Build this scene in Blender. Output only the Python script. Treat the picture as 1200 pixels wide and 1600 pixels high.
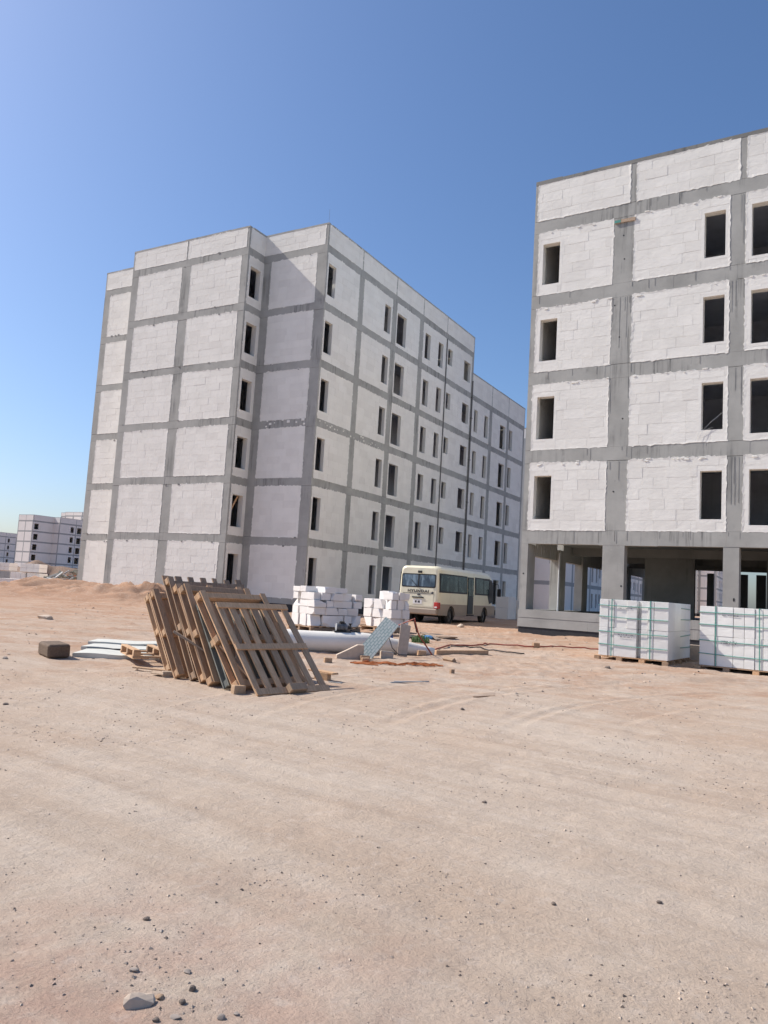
import bpy, bmesh, math, random
import numpy as np
from mathutils import Vector, Matrix

random.seed(7); rng = np.random.default_rng(11)
R = math.radians
scene = bpy.context.scene
for o in list(bpy.data.objects): bpy.data.objects.remove(o)
col = scene.collection

# ------------------------------------------------------------------ camera
PITCH, ROLL, FPX = 0.10238, 0.05983, 1219.1
cd = bpy.data.cameras.new('camera'); cam = bpy.data.objects.new('camera', cd); col.objects.link(cam)
cd.sensor_fit = 'VERTICAL'; cd.sensor_height = 24.0; cd.lens = FPX / 1600 * 24.0
cd.clip_start = 0.05; cd.clip_end = 5000
F = Vector((0, math.cos(PITCH), math.sin(PITCH))); U0 = Vector((0, -math.sin(PITCH), math.cos(PITCH))); R0 = Vector((1, 0, 0))
RR = R0 * math.cos(ROLL) + U0 * math.sin(ROLL); UU = -R0 * math.sin(ROLL) + U0 * math.cos(ROLL)
m = Matrix.Identity(4)
for i in range(3): m[i][0], m[i][1], m[i][2] = RR[i], UU[i], -F[i]
m[0][3], m[1][3], m[2][3] = 0, 0, 1.6
cam.matrix_world = m
scene.camera = cam

# ------------------------------------------------------------------ sky and sun
SUN_EL = R(43.5); SUN_DIR = Vector((-0.9535, 0.3014))      # horizontal direction towards the sun
sun_az = math.atan2(SUN_DIR.x, SUN_DIR.y)                # clockwise from +Y
world = bpy.data.worlds.new('World'); scene.world = world; world.use_nodes = True
nt = world.node_tree; nt.nodes.clear()
sky = nt.nodes.new('ShaderNodeTexSky'); sky.sky_type = 'NISHITA'; sky.sun_disc = False
sky.sun_elevation = SUN_EL; sky.sun_rotation = sun_az % (2 * math.pi)
sky.altitude = 100; sky.air_density = 1.0; sky.dust_density = 1.7; sky.ozone_density = 6.0
bg = nt.nodes.new('ShaderNodeBackground'); bg.inputs['Strength'].default_value = 0.102
wo = nt.nodes.new('ShaderNodeOutputWorld')
hs = nt.nodes.new('ShaderNodeHueSaturation'); hs.inputs['Saturation'].default_value = 1.07; nt.links.new(sky.outputs[0], hs.inputs['Color'])
tn = nt.nodes.new('ShaderNodeMix'); tn.data_type = 'RGBA'; tn.blend_type = 'MULTIPLY'; tn.inputs[0].default_value = 1.0; tn.inputs[7].default_value = (1.03, .99, .985, 1)
nt.links.new(hs.outputs[0], tn.inputs[6]); nt.links.new(tn.outputs[2], bg.inputs[0]); nt.links.new(bg.outputs[0], wo.inputs[0])
sl = bpy.data.lights.new('sun', 'SUN'); sl.energy = 3.6; sl.angle = R(0.55); sl.color = (1.0, 0.93, 0.83)
so = bpy.data.objects.new('sun', sl); col.objects.link(so)
sd = Vector((SUN_DIR.x * math.cos(SUN_EL), SUN_DIR.y * math.cos(SUN_EL), math.sin(SUN_EL)))
so.rotation_mode = 'QUATERNION'; so.rotation_quaternion = sd.to_track_quat('Z', 'Y'); so.location = (-60, 20, 80)
vs = scene.view_settings; vs.view_transform = 'Standard'; vs.look = 'None'; vs.gamma = 1.0; vs.use_curve_mapping = False
vs.exposure = 0.62

# ------------------------------------------------------------------ helpers
def tag(o, label=None, cat=None, group=None, kind=None):
    if label: o['label'] = label
    if cat: o['category'] = cat
    if group: o['group'] = group
    if kind: o['kind'] = kind
    return o
def empty(name, loc=(0, 0, 0), rz=0.0, mat=None, **kw):
    o = bpy.data.objects.new(name, None); col.objects.link(o); o.empty_display_size = .2
    if mat is not None: o.matrix_world = mat
    else: o.location = loc; o.rotation_euler = (0, 0, rz)
    return tag(o, **kw)

class MB:
    def __init__(s): s.v = []; s.f = []
    def add(s, vs, fs):
        n = len(s.v); s.v += [tuple(p) for p in vs]; s.f += [tuple(i + n for i in f) for f in fs]
    def box(s, a, b, T=None, jit=0.0):
        x0, y0, z0 = a; x1, y1, z1 = b
        P = [(x0, y0, z0), (x1, y0, z0), (x1, y1, z0), (x0, y1, z0), (x0, y0, z1), (x1, y0, z1), (x1, y1, z1), (x0, y1, z1)]
        if jit: P = [tuple(c + random.uniform(-jit, jit) for c in p) for p in P]
        if T: P = [T(*p) for p in P]
        s.add(P, [(0, 3, 2, 1), (4, 5, 6, 7), (0, 1, 5, 4), (1, 2, 6, 5), (2, 3, 7, 6), (3, 0, 4, 7)])
    def cbox(s, a, b, c=.01, T=None):
        """box with chamfered edges"""
        bm = bmesh.new(); bmesh.ops.create_cube(bm, size=1)
        d = [b[i] - a[i] for i in range(3)]
        for v in bm.verts:
            v.co = Vector([a[i] + (v.co[i] + .5) * d[i] for i in range(3)])
        bmesh.ops.bevel(bm, geom=bm.edges[:], offset=c, segments=1, affect='EDGES')
        vs_ = [tuple(v.co) for v in bm.verts]
        if T: vs_ = [T(*p) for p in vs_]
        bm.verts.index_update()
        s.add(vs_, [tuple(v.index for v in f.verts) for f in bm.faces]); bm.free()
    def tube(s, pts, r, n=8, cap=True):
        pts = [Vector(p) for p in pts]; rs = r if isinstance(r, (list, tuple)) else [r] * len(pts)
        ring = []
        up = Vector((0, 0, 1))
        base = len(s.v)
        for i, p in enumerate(pts):
            t = (pts[min(i + 1, len(pts) - 1)] - pts[max(i - 1, 0)]).normalized()
            a = t.cross(up if abs(t.z) < .95 else Vector((1, 0, 0))).normalized(); b = a.cross(t).normalized()
            for k in range(n):
                an = 2 * math.pi * k / n; s.v.append(tuple(p + (a * math.cos(an) + b * math.sin(an)) * rs[i]))
        for i in range(len(pts) - 1):
            for k in range(n):
                q = base + i * n; s.f.append((q + k, q + n + k, q + n + (k + 1) % n, q + (k + 1) % n))
        if cap:
            s.f.append(tuple(base + k for k in range(n))); s.f.append(tuple(base + (len(pts) - 1) * n + k for k in range(n))[::-1])
    def prism(s, poly, y0, y1, T=None):
        """poly of (x,z) extruded along y"""
        n = len(poly); P = [(x, y0, z) for x, z in poly] + [(x, y1, z) for x, z in poly]
        if T: P = [T(*p) for p in P]
        s.add(P, [tuple(range(n)), tuple(range(n, 2 * n))[::-1]] + [((i + 1) % n, i, i + n, (i + 1) % n + n) for i in range(n)])
    def mesh(s, name):
        me = bpy.data.meshes.new(name); me.from_pydata(s.v, [], s.f); me.update(); return me
    def build(s, name, mat, parent=None, smooth=False, fix=False, **kw):
        me = s.mesh(name)
        if fix:
            bm = bmesh.new(); bm.from_mesh(me); bmesh.ops.recalc_face_normals(bm, faces=bm.faces[:]); bm.to_mesh(me); bm.free()
        if mat: me.materials.append(mat)
        if smooth:
            for p in me.polygons: p.use_smooth = True
        o = bpy.data.objects.new(name, me); col.objects.link(o)
        if parent: o.parent = parent
        return tag(o, **kw)

def copy_tree(o, parent=None):
    c = o.copy(); col.objects.link(c)
    if parent: c.parent = parent
    for ch in kids.get(o.name, []) if kids else o.children: copy_tree(ch, c)
    return c
kids = None
def bevel(o, w=.01, seg=2):
    md = o.modifiers.new('bevel', 'BEVEL'); md.width = w; md.segments = seg; md.limit_method = 'ANGLE'; md.angle_limit = R(35); return o

# ------------------------------------------------------------------ noise for geometry
def _hash(ix, iy, seed):
    h = (ix * 374761393 + iy * 668265263 + seed * 1442695041) & 0xffffffff
    h = ((h ^ (h >> 13)) * 1274126177) & 0xffffffff
    return ((h ^ (h >> 16)) & 0xffff) / 65535.0
def vnoise(x, y, seed=0):
    x = np.asarray(x, float); y = np.asarray(y, float)
    ix = np.floor(x).astype(np.int64); iy = np.floor(y).astype(np.int64); fx = x - ix; fy = y - iy
    fx = fx * fx * (3 - 2 * fx); fy = fy * fy * (3 - 2 * fy)
    a = _hash(ix, iy, seed); b = _hash(ix + 1, iy, seed); c = _hash(ix, iy + 1, seed); d = _hash(ix + 1, iy + 1, seed)
    return (a * (1 - fx) + b * fx) * (1 - fy) + (c * (1 - fx) + d * fx) * fy - .5
def fbm(x, y, o=4, seed=0):
    s = 0; a = 1.0
    for k in range(o): s = s + a * vnoise(x * 2 ** k, y * 2 ** k, seed + k * 17); a *= .5
    return s
def sstep(t): t = np.clip(t, 0, 1); return t * t * (3 - 2 * t)
def bump(x, y, cx, cy, rx, ry, a=0.0):
    c, s_ = math.cos(a), math.sin(a); dx, dy = x - cx, y - cy
    u = (dx * c + dy * s_) / rx; v = (-dx * s_ + dy * c) / ry
    return np.exp(-(u * u + v * v))
def HG(x, y):
    x = np.asarray(x, float); y = np.asarray(y, float)
    z = .36 * sstep((y - 3) / 22)
    # dirt bank in front of the left building and on towards the left edge
    n = fbm(x * .35 + 3, y * .5, 4, 5)
    yc = 41.5 - .12 * (x + 18)
    w = sstep((-x - 5.5) / 6) * (1 - sstep((-x - 36) / 10))
    z = z + w * (np.exp(-((y - yc) / 3.0) ** 2) * (.62 + .75 * n)) * (1 - .6 * sstep((-x - 18.2) / 2.5)) + w * (1 - .5 * sstep((-x - 18.2) / 2.5)) * np.exp(-((y - yc) / 5.0) ** 2) * .42 * fbm(x * 1.9, y * 2.4, 4, 15)
    z = z + .45 * bump(x, y, -12.2, 39.0, 2.4, 1.2, -.3) * (1 + 1.2 * n)
    z = z + .25 * bump(x, y, -21, 36, 4, 1.6, -.1) * (1 + 1.5 * n)
    # spoil along the plinth of the right building and dirt tongue by the bus
    z = z + .16 * bump(x, y, 7.2, 27.0, 1.3, .45, -.5) + .10 * bump(x, y, 5.2, 28.2, .9, .4, -.5)
    z = z + .12 * bump(x, y, 1.9, 23.0, 1.5, .5, .2)
    z = z + .10 * bump(x, y, 6.6, 15.8, 2.2, .35, .1) + .05 * bump(x, y, 3.6, 15.2, 2.2, .3, -.35)
    # mounds far left
    far = sstep((y - 62) / 12)
    n2 = fbm(x * .5, y * .5, 4, 71); z = z + 1.45 * bump(x, y, -38.3, 80, 2.6, 3) * (1 + .7 * n2) + 1.5 * bump(x, y, -32.6, 77, 3.4, 3) * (1 + .7 * n2) + .45 * bump(x, y, -35, 79, 4, 3) * (1 + .6 * n2) + 1.1 * bump(x, y, -28.5, 79, 2.6, 3)
    # wheel ruts across the foreground, running from far left to near right
    s = x * .58 + y * .815 + .5 * fbm(x * .12, y * .12, 2, 31)
    near = 1 - sstep((y - 9) / 6)
    rut = 0
    for c_, a_ in ((5.0, .012), (5.65, .010), (4.1, .008), (6.6, .012), (7.4, .010), (3.3, .010), (8.3, .012)):
        rut = rut - a_ * np.exp(-((s - c_) / .13) ** 2) + a_ * .8 * (np.exp(-((s - c_ - .24) / .08) ** 2) + np.exp(-((s - c_ + .24) / .08) ** 2))
    z = z + near * rut * (.7 + 1.2 * vnoise(x * .8, y * .8, 77))
    # curved tracks in the middle distance
    rr = np.sqrt((x - 9.5) ** 2 + ((y - 6.0)) ** 2)
    mid = sstep((y - 8.5) / 2.5) * (1 - sstep((y - 19) / 4)) * (1 - sstep((x - 8) / 3))
    for c_, a_ in ((8.6, .012), (8.85, .008), (9.9, .012), (10.2, .009), (7.6, .008), (11.4, .012), (12.6, .012)):
        z = z + mid * a_ * (np.exp(-((rr - c_ + .13) / .07) ** 2) - np.exp(-((rr - c_) / .09) ** 2))
    z = z + .05 * fbm(x * .22, y * .22, 3, 3) * sstep((y - 5) / 10)
    z = z + .016 * fbm(x * 1.7, y * 1.7, 4, 9)
    z = z + (.010 + .02 * sstep((y - 11) / 6)) * fbm(x * 5.5, y * 5.5, 3, 21)
    lump = np.maximum(0, fbm(x * 3.1, y * 3.1, 3, 41) - .25)
    z = z + .10 * lump * sstep((y - 13) / 5) * (1 - sstep((y - 60) / 10))
    z = z - .05 * np.maximum(0, fbm(x * .9 + 7, y * .9, 3, 55) - .35) * sstep((y - 9) / 3)
    return z
def hz(x, y): return float(HG(np.array([x]), np.array([y]))[0])

# ------------------------------------------------------------------ materials
def nodes(name):
    mt = bpy.data.materials.new(name); mt.use_nodes = True; n = mt.node_tree; b = n.nodes['Principled BSDF']; return mt, n, b
def N(n, t, **kw):
    x = n.nodes.new(t)
    for k, v in kw.items(): setattr(x, k, v)
    return x
def pos(n): return N(n, 'ShaderNodeNewGeometry').outputs['Position']
def scaled(n, src, sc):
    v = N(n, 'ShaderNodeVectorMath', operation='MULTIPLY'); n.links.new(src, v.inputs[0]); v.inputs[1].default_value = sc; return v.outputs[0]
def noise(n, src, scale, detail=4, rough=.55, dist=0.0):
    t = N(n, 'ShaderNodeTexNoise'); t.inputs['Scale'].default_value = scale; t.inputs['Detail'].default_value = detail
    t.inputs['Roughness'].default_value = rough; t.inputs['Distortion'].default_value = dist
    if src is not None: n.links.new(src, t.inputs['Vector'])
    return t.outputs['Fac']
def ramp(n, src, stops):
    r = N(n, 'ShaderNodeValToRGB'); e = r.color_ramp.elements
    while len(e) < len(stops): e.new(.5)
    for i, (p, c) in enumerate(stops):
        e[i].position = p; e[i].color = (c if len(c) == 4 else (*c, 1)) if isinstance(c, tuple) else (c, c, c, 1)
    n.links.new(src, r.inputs[0]); return r.outputs[0]
def mix(n, fac, a, b, mode='MIX'):
    x = N(n, 'ShaderNodeMix', data_type='RGBA', blend_type=mode)
    for s_, v in ((x.inputs[0], fac), (x.inputs[6], a), (x.inputs[7], b)):
        if hasattr(v, 'is_linked') or hasattr(v, 'links'): n.links.new(v, s_)
        elif isinstance(v, tuple): s_.default_value = (*v, 1) if len(v) == 3 else v
        else: s_.default_value = v
    return x.outputs[2]
def maprange(n, src, a, b, c=0., d=1.):
    x = N(n, 'ShaderNodeMapRange'); n.links.new(src, x.inputs[0])
    for i, v in enumerate((a, b, c, d)): x.inputs[i + 1].default_value = v
    return x.outputs[0]
def bumpn(n, bsdf, h, strength=.3, dist=.01, prev=None):
    b = N(n, 'ShaderNodeBump'); b.inputs['Strength'].default_value = strength; b.inputs['Distance'].default_value = dist
    n.links.new(h, b.inputs['Height'])
    if prev is not None: n.links.new(prev, b.inputs['Normal'])
    if bsdf: n.links.new(b.outputs[0], bsdf.inputs['Normal'])
    return b.outputs[0]
def objpos(n): return N(n, 'ShaderNodeTexCoord').outputs['Object']

def m_aac(name, lo=.82, hi=.89, tint=(1.0, .975, .905), island=True, streak=.35):
    mt, n, b = nodes(name); p = pos(n)
    c = ramp(n, noise(n, p, 1.3, 5), [(.3, tuple(lo * t for t in tint)), (.7, tuple(hi * t for t in tint))])
    rnd = N(n, 'ShaderNodeNewGeometry').outputs['Random Per Island'] if island else N(n, 'ShaderNodeObjectInfo').outputs['Random']
    c = mix(n, 1.0, c, ramp(n, rnd, [(0., (.93, .925, .92)), (.5, (.98, .98, .975)), (1., (1., 1., 1.))]), 'MULTIPLY')
    sm = noise(n, scaled(n, p, (3, 3, 9)), 1.0, 6, .7)
    c = mix(n, maprange(n, sm, .64, .78, 0, .4), c, (.60, .585, .56))
    st = noise(n, scaled(n, p, (5, 5, .5)), 1.0, 4, .6)
    c = mix(n, maprange(n, st, .62, .8, 0, .25 * streak), c, (.36, .35, .34))
    n.links.new(c, b.inputs['Base Color']); b.inputs['Roughness'].default_value = .95
    b.inputs['Specular IOR Level'].default_value = .2
    h = noise(n, p, 55, 5, .7); b1 = bumpn(n, None, h, .35, .006)
    h2 = noise(n, scaled(n, p, (2.2, 2.2, 4)), 2.0, 5, .6); bumpn(n, b, h2, .35, .03, b1)
    return mt
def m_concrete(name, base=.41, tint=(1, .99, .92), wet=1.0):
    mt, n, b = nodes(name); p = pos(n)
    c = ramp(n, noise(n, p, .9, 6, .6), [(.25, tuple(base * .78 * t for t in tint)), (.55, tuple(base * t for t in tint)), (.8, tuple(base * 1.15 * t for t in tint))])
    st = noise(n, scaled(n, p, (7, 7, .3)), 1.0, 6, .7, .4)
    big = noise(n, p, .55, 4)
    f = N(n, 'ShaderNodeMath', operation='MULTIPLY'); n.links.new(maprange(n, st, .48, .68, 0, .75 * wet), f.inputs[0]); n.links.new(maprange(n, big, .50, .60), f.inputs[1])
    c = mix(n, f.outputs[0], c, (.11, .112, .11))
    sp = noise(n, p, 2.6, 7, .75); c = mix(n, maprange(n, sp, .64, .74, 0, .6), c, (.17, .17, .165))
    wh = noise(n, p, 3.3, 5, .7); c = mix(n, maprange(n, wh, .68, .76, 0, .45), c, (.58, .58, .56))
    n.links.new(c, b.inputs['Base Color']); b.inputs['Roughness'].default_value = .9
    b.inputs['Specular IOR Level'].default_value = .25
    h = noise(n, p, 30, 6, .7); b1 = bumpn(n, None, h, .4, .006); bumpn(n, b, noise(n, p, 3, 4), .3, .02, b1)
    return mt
def m_plain(name, c, rough=.8, var=.12, scale=6., spec=.4, metal=0., bumpd=.003, coat=0., grime=None):
    mt, n, b = nodes(name); p = objpos(n)
    cc = ramp(n, noise(n, p, scale, 5, .6), [(.25, tuple(x * (1 - var) for x in c)), (.75, tuple(min(1, x * (1 + var)) for x in c))])
    if grime: cc = mix(n, maprange(n, noise(n, p, scale * .6, 6, .7), .52, .75, 0, grime[3]), cc, tuple(grime[:3]))
    n.links.new(cc, b.inputs['Base Color']); b.inputs['Roughness'].default_value = rough; b.inputs['Metallic'].default_value = metal
    b.inputs['Specular IOR Level'].default_value = spec; b.inputs['Coat Weight'].default_value = coat
    if bumpd: bumpn(n, b, noise(n, p, scale * 8, 4), .4, bumpd)
    return mt
def m_wood(name, a, b_, dirt=.4):
    mt, n, b = nodes(name); p = pos(n)
    inf = N(n, 'ShaderNodeObjectInfo').outputs['Random']
    g = noise(n, scaled(n, objpos(n), (38, 5, 38)), 1.0, 5, .6, .6)
    c = ramp(n, g, [(.3, a), (.7, b_)])
    c = mix(n, 1.0, c, ramp(n, inf, [(0., (.66, .66, .68)), (.5, (.92, .90, .88)), (1., (1.15, 1.08, 1.0))]), 'MULTIPLY')
    d = noise(n, p, 5, 5, .7); c = mix(n, maprange(n, d, .5, .75, 0, dirt), c, (.20, .15, .12))
    n.links.new(c, b.inputs['Base Color']); b.inputs['Roughness'].default_value = .85; b.inputs['Specular IOR Level'].default_value = .25
    bumpn(n, b, g, .4, .004); return mt
def m_ground():
    mt, n, b = nodes('dry_dirt'); p = pos(n)
    d1 = N(n, 'ShaderNodeVectorMath', operation='DOT_PRODUCT'); n.links.new(p, d1.inputs[0]); d1.inputs[1].default_value = (.58, .815, 0)
    d2 = N(n, 'ShaderNodeVectorMath', operation='DOT_PRODUCT'); n.links.new(p, d2.inputs[0]); d2.inputs[1].default_value = (.815, -.58, 0)
    cx = N(n, 'ShaderNodeCombineXYZ')
    s1 = N(n, 'ShaderNodeMath', operation='MULTIPLY'); n.links.new(d1.outputs['Value'], s1.inputs[0]); s1.inputs[1].default_value = 2.4
    s2 = N(n, 'ShaderNodeMath', operation='MULTIPLY'); n.links.new(d2.outputs['Value'], s2.inputs[0]); s2.inputs[1].default_value = .22
    n.links.new(s1.outputs[0], cx.inputs[0]); n.links.new(s2.outputs[0], cx.inputs[1])
    band = noise(n, cx.outputs[0], 1.0, 5, .62, .5)
    beige = (.458, .366, .288); pale = (.528, .440, .358); red = (.395, .250, .168); warm = (.452, .335, .247)
    c = mix(n, maprange(n, band, .36, .62), beige, pale)
    big = noise(n, p, .33, 4, .6)
    c = mix(n, maprange(n, big, .46, .66, 0, .65), c, warm)
    sep = N(n, 'ShaderNodeSeparateXYZ'); n.links.new(p, sep.inputs[0])
    # redder loose soil: beyond the driven area and a patch near the camera's left
    fy = maprange(n, sep.outputs[1], 8.5, 30, 0, 1)
    m1 = N(n, 'ShaderNodeMath', operation='MULTIPLY_ADD'); n.links.new(fy, m1.inputs[0]); m1.inputs[1].default_value = .62
    n.links.new(maprange(n, noise(n, scaled(n, p, (.8, 1.6, 1)), .8, 5, .65), .44, .66, 0, .75), m1.inputs[2])
    m2 = N(n, 'ShaderNodeMath', operation='MULTIPLY'); n.links.new(m1.outputs[0], m2.inputs[0]); n.links.new(maprange(n, sep.outputs[1], 9.0, 14, .10, 1), m2.inputs[1])
    c = mix(n, m2.outputs[0], c, red)
    bk = N(n, 'ShaderNodeMath', operation='MULTIPLY'); n.links.new(maprange(n, sep.outputs[1], 32, 37), bk.inputs[0]); n.links.new(maprange(n, sep.outputs[0], -5, -9), bk.inputs[1])
    bk2 = N(n, 'ShaderNodeMath', operation='MULTIPLY'); n.links.new(bk.outputs[0], bk2.inputs[0]); n.links.new(maprange(n, noise(n, p, 1.1, 6, .7), .35, .6, .35, .95), bk2.inputs[1])
    c = mix(n, bk2.outputs[0], c, (.37, .225, .150))
    fm = N(n, 'ShaderNodeMath', operation='MULTIPLY'); n.links.new(maprange(n, sep.outputs[1], 66, 72), fm.inputs[0]); n.links.new(maprange(n, sep.outputs[1], 100, 88), fm.inputs[1])
    c = mix(n, fm.outputs[0], c, (.235, .165, .125))
    dv = N(n, 'ShaderNodeVectorMath', operation='DISTANCE'); n.links.new(p, dv.inputs[0]); dv.inputs[1].default_value = (-.95, 2.9, 0)
    pm = N(n, 'ShaderNodeMath', operation='MULTIPLY'); n.links.new(maprange(n, dv.outputs['Value'], .3, 1.9, 1, 0), pm.inputs[0]); n.links.new(maprange(n, noise(n, p, 2.2, 5, .65), .35, .6), pm.inputs[1])
    c = mix(n, maprange(n, pm.outputs[0], 0, 1, 0, .75), c, (.44, .29, .225))
    sp = noise(n, p, 26, 6, .75); c = mix(n, maprange(n, sp, .52, .76, 0, .32), c, (.30, .225, .18))
    ft = noise(n, p, 9, 6, .7); c = mix(n, maprange(n, ft, .52, .72, 0, .38), c, (.62, .54, .47))
    vo = N(n, 'ShaderNodeTexVoronoi'); vo.inputs['Scale'].default_value = 34; n.links.new(p, vo.inputs['Vector'])
    gr = maprange(n, vo.outputs['Distance'], .05, .16, 1, 0)
    gm = N(n, 'ShaderNodeMath', operation='MULTIPLY'); n.links.new(gr, gm.inputs[0]); n.links.new(maprange(n, noise(n, p, 14, 3), .52, .60), gm.inputs[1])
    c = mix(n, gm.outputs[0], c, (.24, .20, .18))
    n.links.new(c, b.inputs['Base Color']); b.inputs['Roughness'].default_value = 1.0; b.inputs['Specular IOR Level'].default_value = .12
    h = noise(n, p, 60, 7, .78); b1 = bumpn(n, None, h, .8, .012)
    b2 = bumpn(n, None, noise(n, p, 16, 6, .72), .65, .03, b1)
    b3 = bumpn(n, None, gm.outputs[0], .5, .01, b2)
    bumpn(n, b, noise(n, cx.outputs[0], 6.0, 4, .7), .35, .03, b3)
    return mt

M = dict(
    aac=m_aac('aerated_concrete'), aac_obj=m_aac('aerated_concrete_block', island=False),
    mortar=m_aac('smeared_mortar', .82, .89, (1, .975, .905), island=False, streak=.2),
    aac_new=m_aac('fresh_aerated_concrete', .76, .82, (1, .995, .96), island=False, streak=0.),
    aac_pile=m_aac('loose_aerated_concrete', .74, .86, (1, .965, .93), island=False, streak=.1),
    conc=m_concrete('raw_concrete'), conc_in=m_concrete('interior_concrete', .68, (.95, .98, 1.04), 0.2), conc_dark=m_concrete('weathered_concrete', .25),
    bit=m_plain('bitumen_coating', (.035, .036, .04), .7, .3), ground=m_ground(),
    farw=m_plain('distant_block_wall', (.80, .765, .72), .95, .05, .6, bumpd=0), farc=m_plain('distant_concrete', (.36, .365, .36), .9, .12, .8, bumpd=0),
    wood=m_wood('pallet_wood', (.44, .285, .17), (.66, .45, .29), .25), wood_l=m_wood('pale_timber', (.45, .30, .19), (.58, .42, .28), .25),
    wood_g=m_wood('weathered_grey_timber', (.36, .28, .21), (.54, .43, .33), .3), wood_t=m_wood('greenish_timber', (.15, .155, .14), (.27, .29, .265), .4),
    wood_d=m_wood('dark_old_timber', (.32, .22, .145), (.50, .36, .25), .3),
    strap=m_plain('green_strap', (.10, .30, .25), .45, .1), black=m_plain('black_plastic', (.02, .02, .022), .5, .2),
    cream=m_plain('cream_bus_paint', (.74, .71, .55), .32, .05, 1.5, .5, coat=.3, bumpd=0, grime=(.45, .36, .27, .35)),
    beige=m_plain('brown_bus_paint', (.30, .245, .195), .4, .08, 1.5, .5, coat=.2, bumpd=0, grime=(.42, .33, .25, .4)),
    rubber=m_plain('rubber', (.03, .03, .03), .85, .3, grime=(.3, .24, .19, .5)), rim=m_plain('wheel_rim', (.12, .12, .12), .5, .2, metal=.5, grime=(.3, .24, .19, .4)),
    red=m_plain('red_lens', (.45, .03, .03), .2, .1, spec=.6, bumpd=0), white=m_plain('white_paint', (.75, .75, .74), .5, .05),
    chassis=m_plain('dusty_chassis', (.06, .055, .05), .8, .3),
    beam=m_wood('old_beam', (.10, .075, .058), (.17, .13, .10), .3),
    sheet_g=m_plain('grey_green_sheet', (.60, .60, .54), .6, .06, 2.5, .4, bumpd=.004, grime=(.42, .38, .32, .4)),
    sheet=m_plain('white_plastic_sheet', (.82, .78, .70), .6, .05, 2.5, .5, bumpd=.004, grime=(.5, .46, .40, .35)),
    rust=m_plain('rusty_red_paint', (.30, .07, .045), .6, .3), blue=m_plain('blue_plastic', (.03, .10, .30), .5, .2), bluebag=m_plain('light_blue_bag', (.10, .28, .50), .6, .2),
    orange=m_plain('orange_mesh', (.50, .16, .05), .7, .2), brick=m_plain('hollow_block_concrete', (.24, .235, .225), .9, .2),
    stone=m_plain('grey_stone', (.30, .255, .22), .9, .25, 14), stone_d=m_plain('dark_stone', (.15, .12, .10), .9, .25, 14), stone_p=m_plain('pale_stone', (.52, .42, .33), .9, .15, 12),
    leaf=m_plain('leaf_green', (.07, .13, .035), .7, .3), dirt=m_plain('brown_spoil', (.26, .175, .125), 1.0, .3, 1.0, .1, bumpd=.02),
    pipe=m_plain('white_pipe', (.62, .64, .66), .4, .08), drain=m_plain('dark_drain_pipe', (.17, .165, .16), .6, .2), ink=m_plain('ink', (.03, .04, .07), .7, .1, bumpd=0), tar=m_plain('grey_tarpaulin', (.33, .345, .36), .6, .12, 4),
    letter=m_plain('dark_lettering', (.06, .06, .07), .35, .1, bumpd=0), foil=None, glass=None)
mt, n_, b_ = nodes('bus_glass'); b_.inputs['Base Color'].default_value = (.012, .022, .03, 1); b_.inputs['Roughness'].default_value = .06
b_.inputs['Transmission Weight'].default_value = .55; b_.inputs['IOR'].default_value = 1.45; M['glass'] = mt
mt, n_, b_ = nodes('printed_foil_panel'); p_ = objpos(n_)
br = N(n_, 'ShaderNodeTexBrick'); br.inputs['Scale'].default_value = 1.0; br.inputs['Mortar Size'].default_value = .010
br.inputs['Brick Width'].default_value = .12; br.inputs['Row Height'].default_value = .055; n_.links.new(p_, br.inputs['Vector'])
br.inputs['Color1'].default_value = (.68, .69, .60, 1); br.inputs['Color2'].default_value = (.62, .65, .57, 1); br.inputs['Mortar'].default_value = (.38, .46, .40, 1)
n_.links.new(mix(n_, maprange(n_, noise(n_, p_, 9, 5), .5, .7, 0, .6), br.outputs['Color'], (.70, .69, .61)), b_.inputs['Base Color']); b_.inputs['Roughness'].default_value = .4
M['foil'] = mt

# ------------------------------------------------------------------ ground
def axis(segs):
    out = []
    for a, b, st in segs: out += list(np.arange(a, b, st))
    return np.array(out + [segs[-1][1]])
gx = axis([(-900, -120, 60), (-120, -60, 5), (-60, -42, 1.5), (-42, -30, .35), (-30, -12, .3), (-12, -5, .12), (-5, 5, .045), (5, 11, .1), (11, 20, .5), (20, 60, 4), (60, 900, 60)])
gy = axis([(-40, 0, 8), (0, 2.2, .3), (2.2, 8, .032), (8, 14, .05), (14, 24, .09), (24, 46, .22), (46, 72, 1.0), (72, 86, .5), (86, 100, 1.5), (100, 200, 10), (200, 1600, 100)])
X, Y = np.meshgrid(gx, gy); Z = HG(X, Y)
nx, ny = len(gx), len(gy)
co = np.stack([X, Y, Z], -1).reshape(-1, 3)
idx = np.arange(nx * ny).reshape(ny, nx)
q = np.stack([idx[:-1, :-1], idx[:-1, 1:], idx[1:, 1:], idx[1:, :-1]], -1).reshape(-1, 4)
me = bpy.data.meshes.new('ground'); me.vertices.add(len(co)); me.vertices.foreach_set('co', co.ravel())
me.loops.add(len(q) * 4); me.loops.foreach_set('vertex_index', q.ravel())
me.polygons.add(len(q)); me.polygons.foreach_set('loop_start', np.arange(0, len(q) * 4, 4)); me.polygons.foreach_set('loop_total', np.full(len(q), 4))
me.update(); me.validate(); me.polygons.foreach_set('use_smooth', np.ones(len(q), bool)); me.materials.append(M['ground'])
go = bpy.data.objects.new('ground', me); col.objects.link(go); tag(go, kind='structure')

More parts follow.
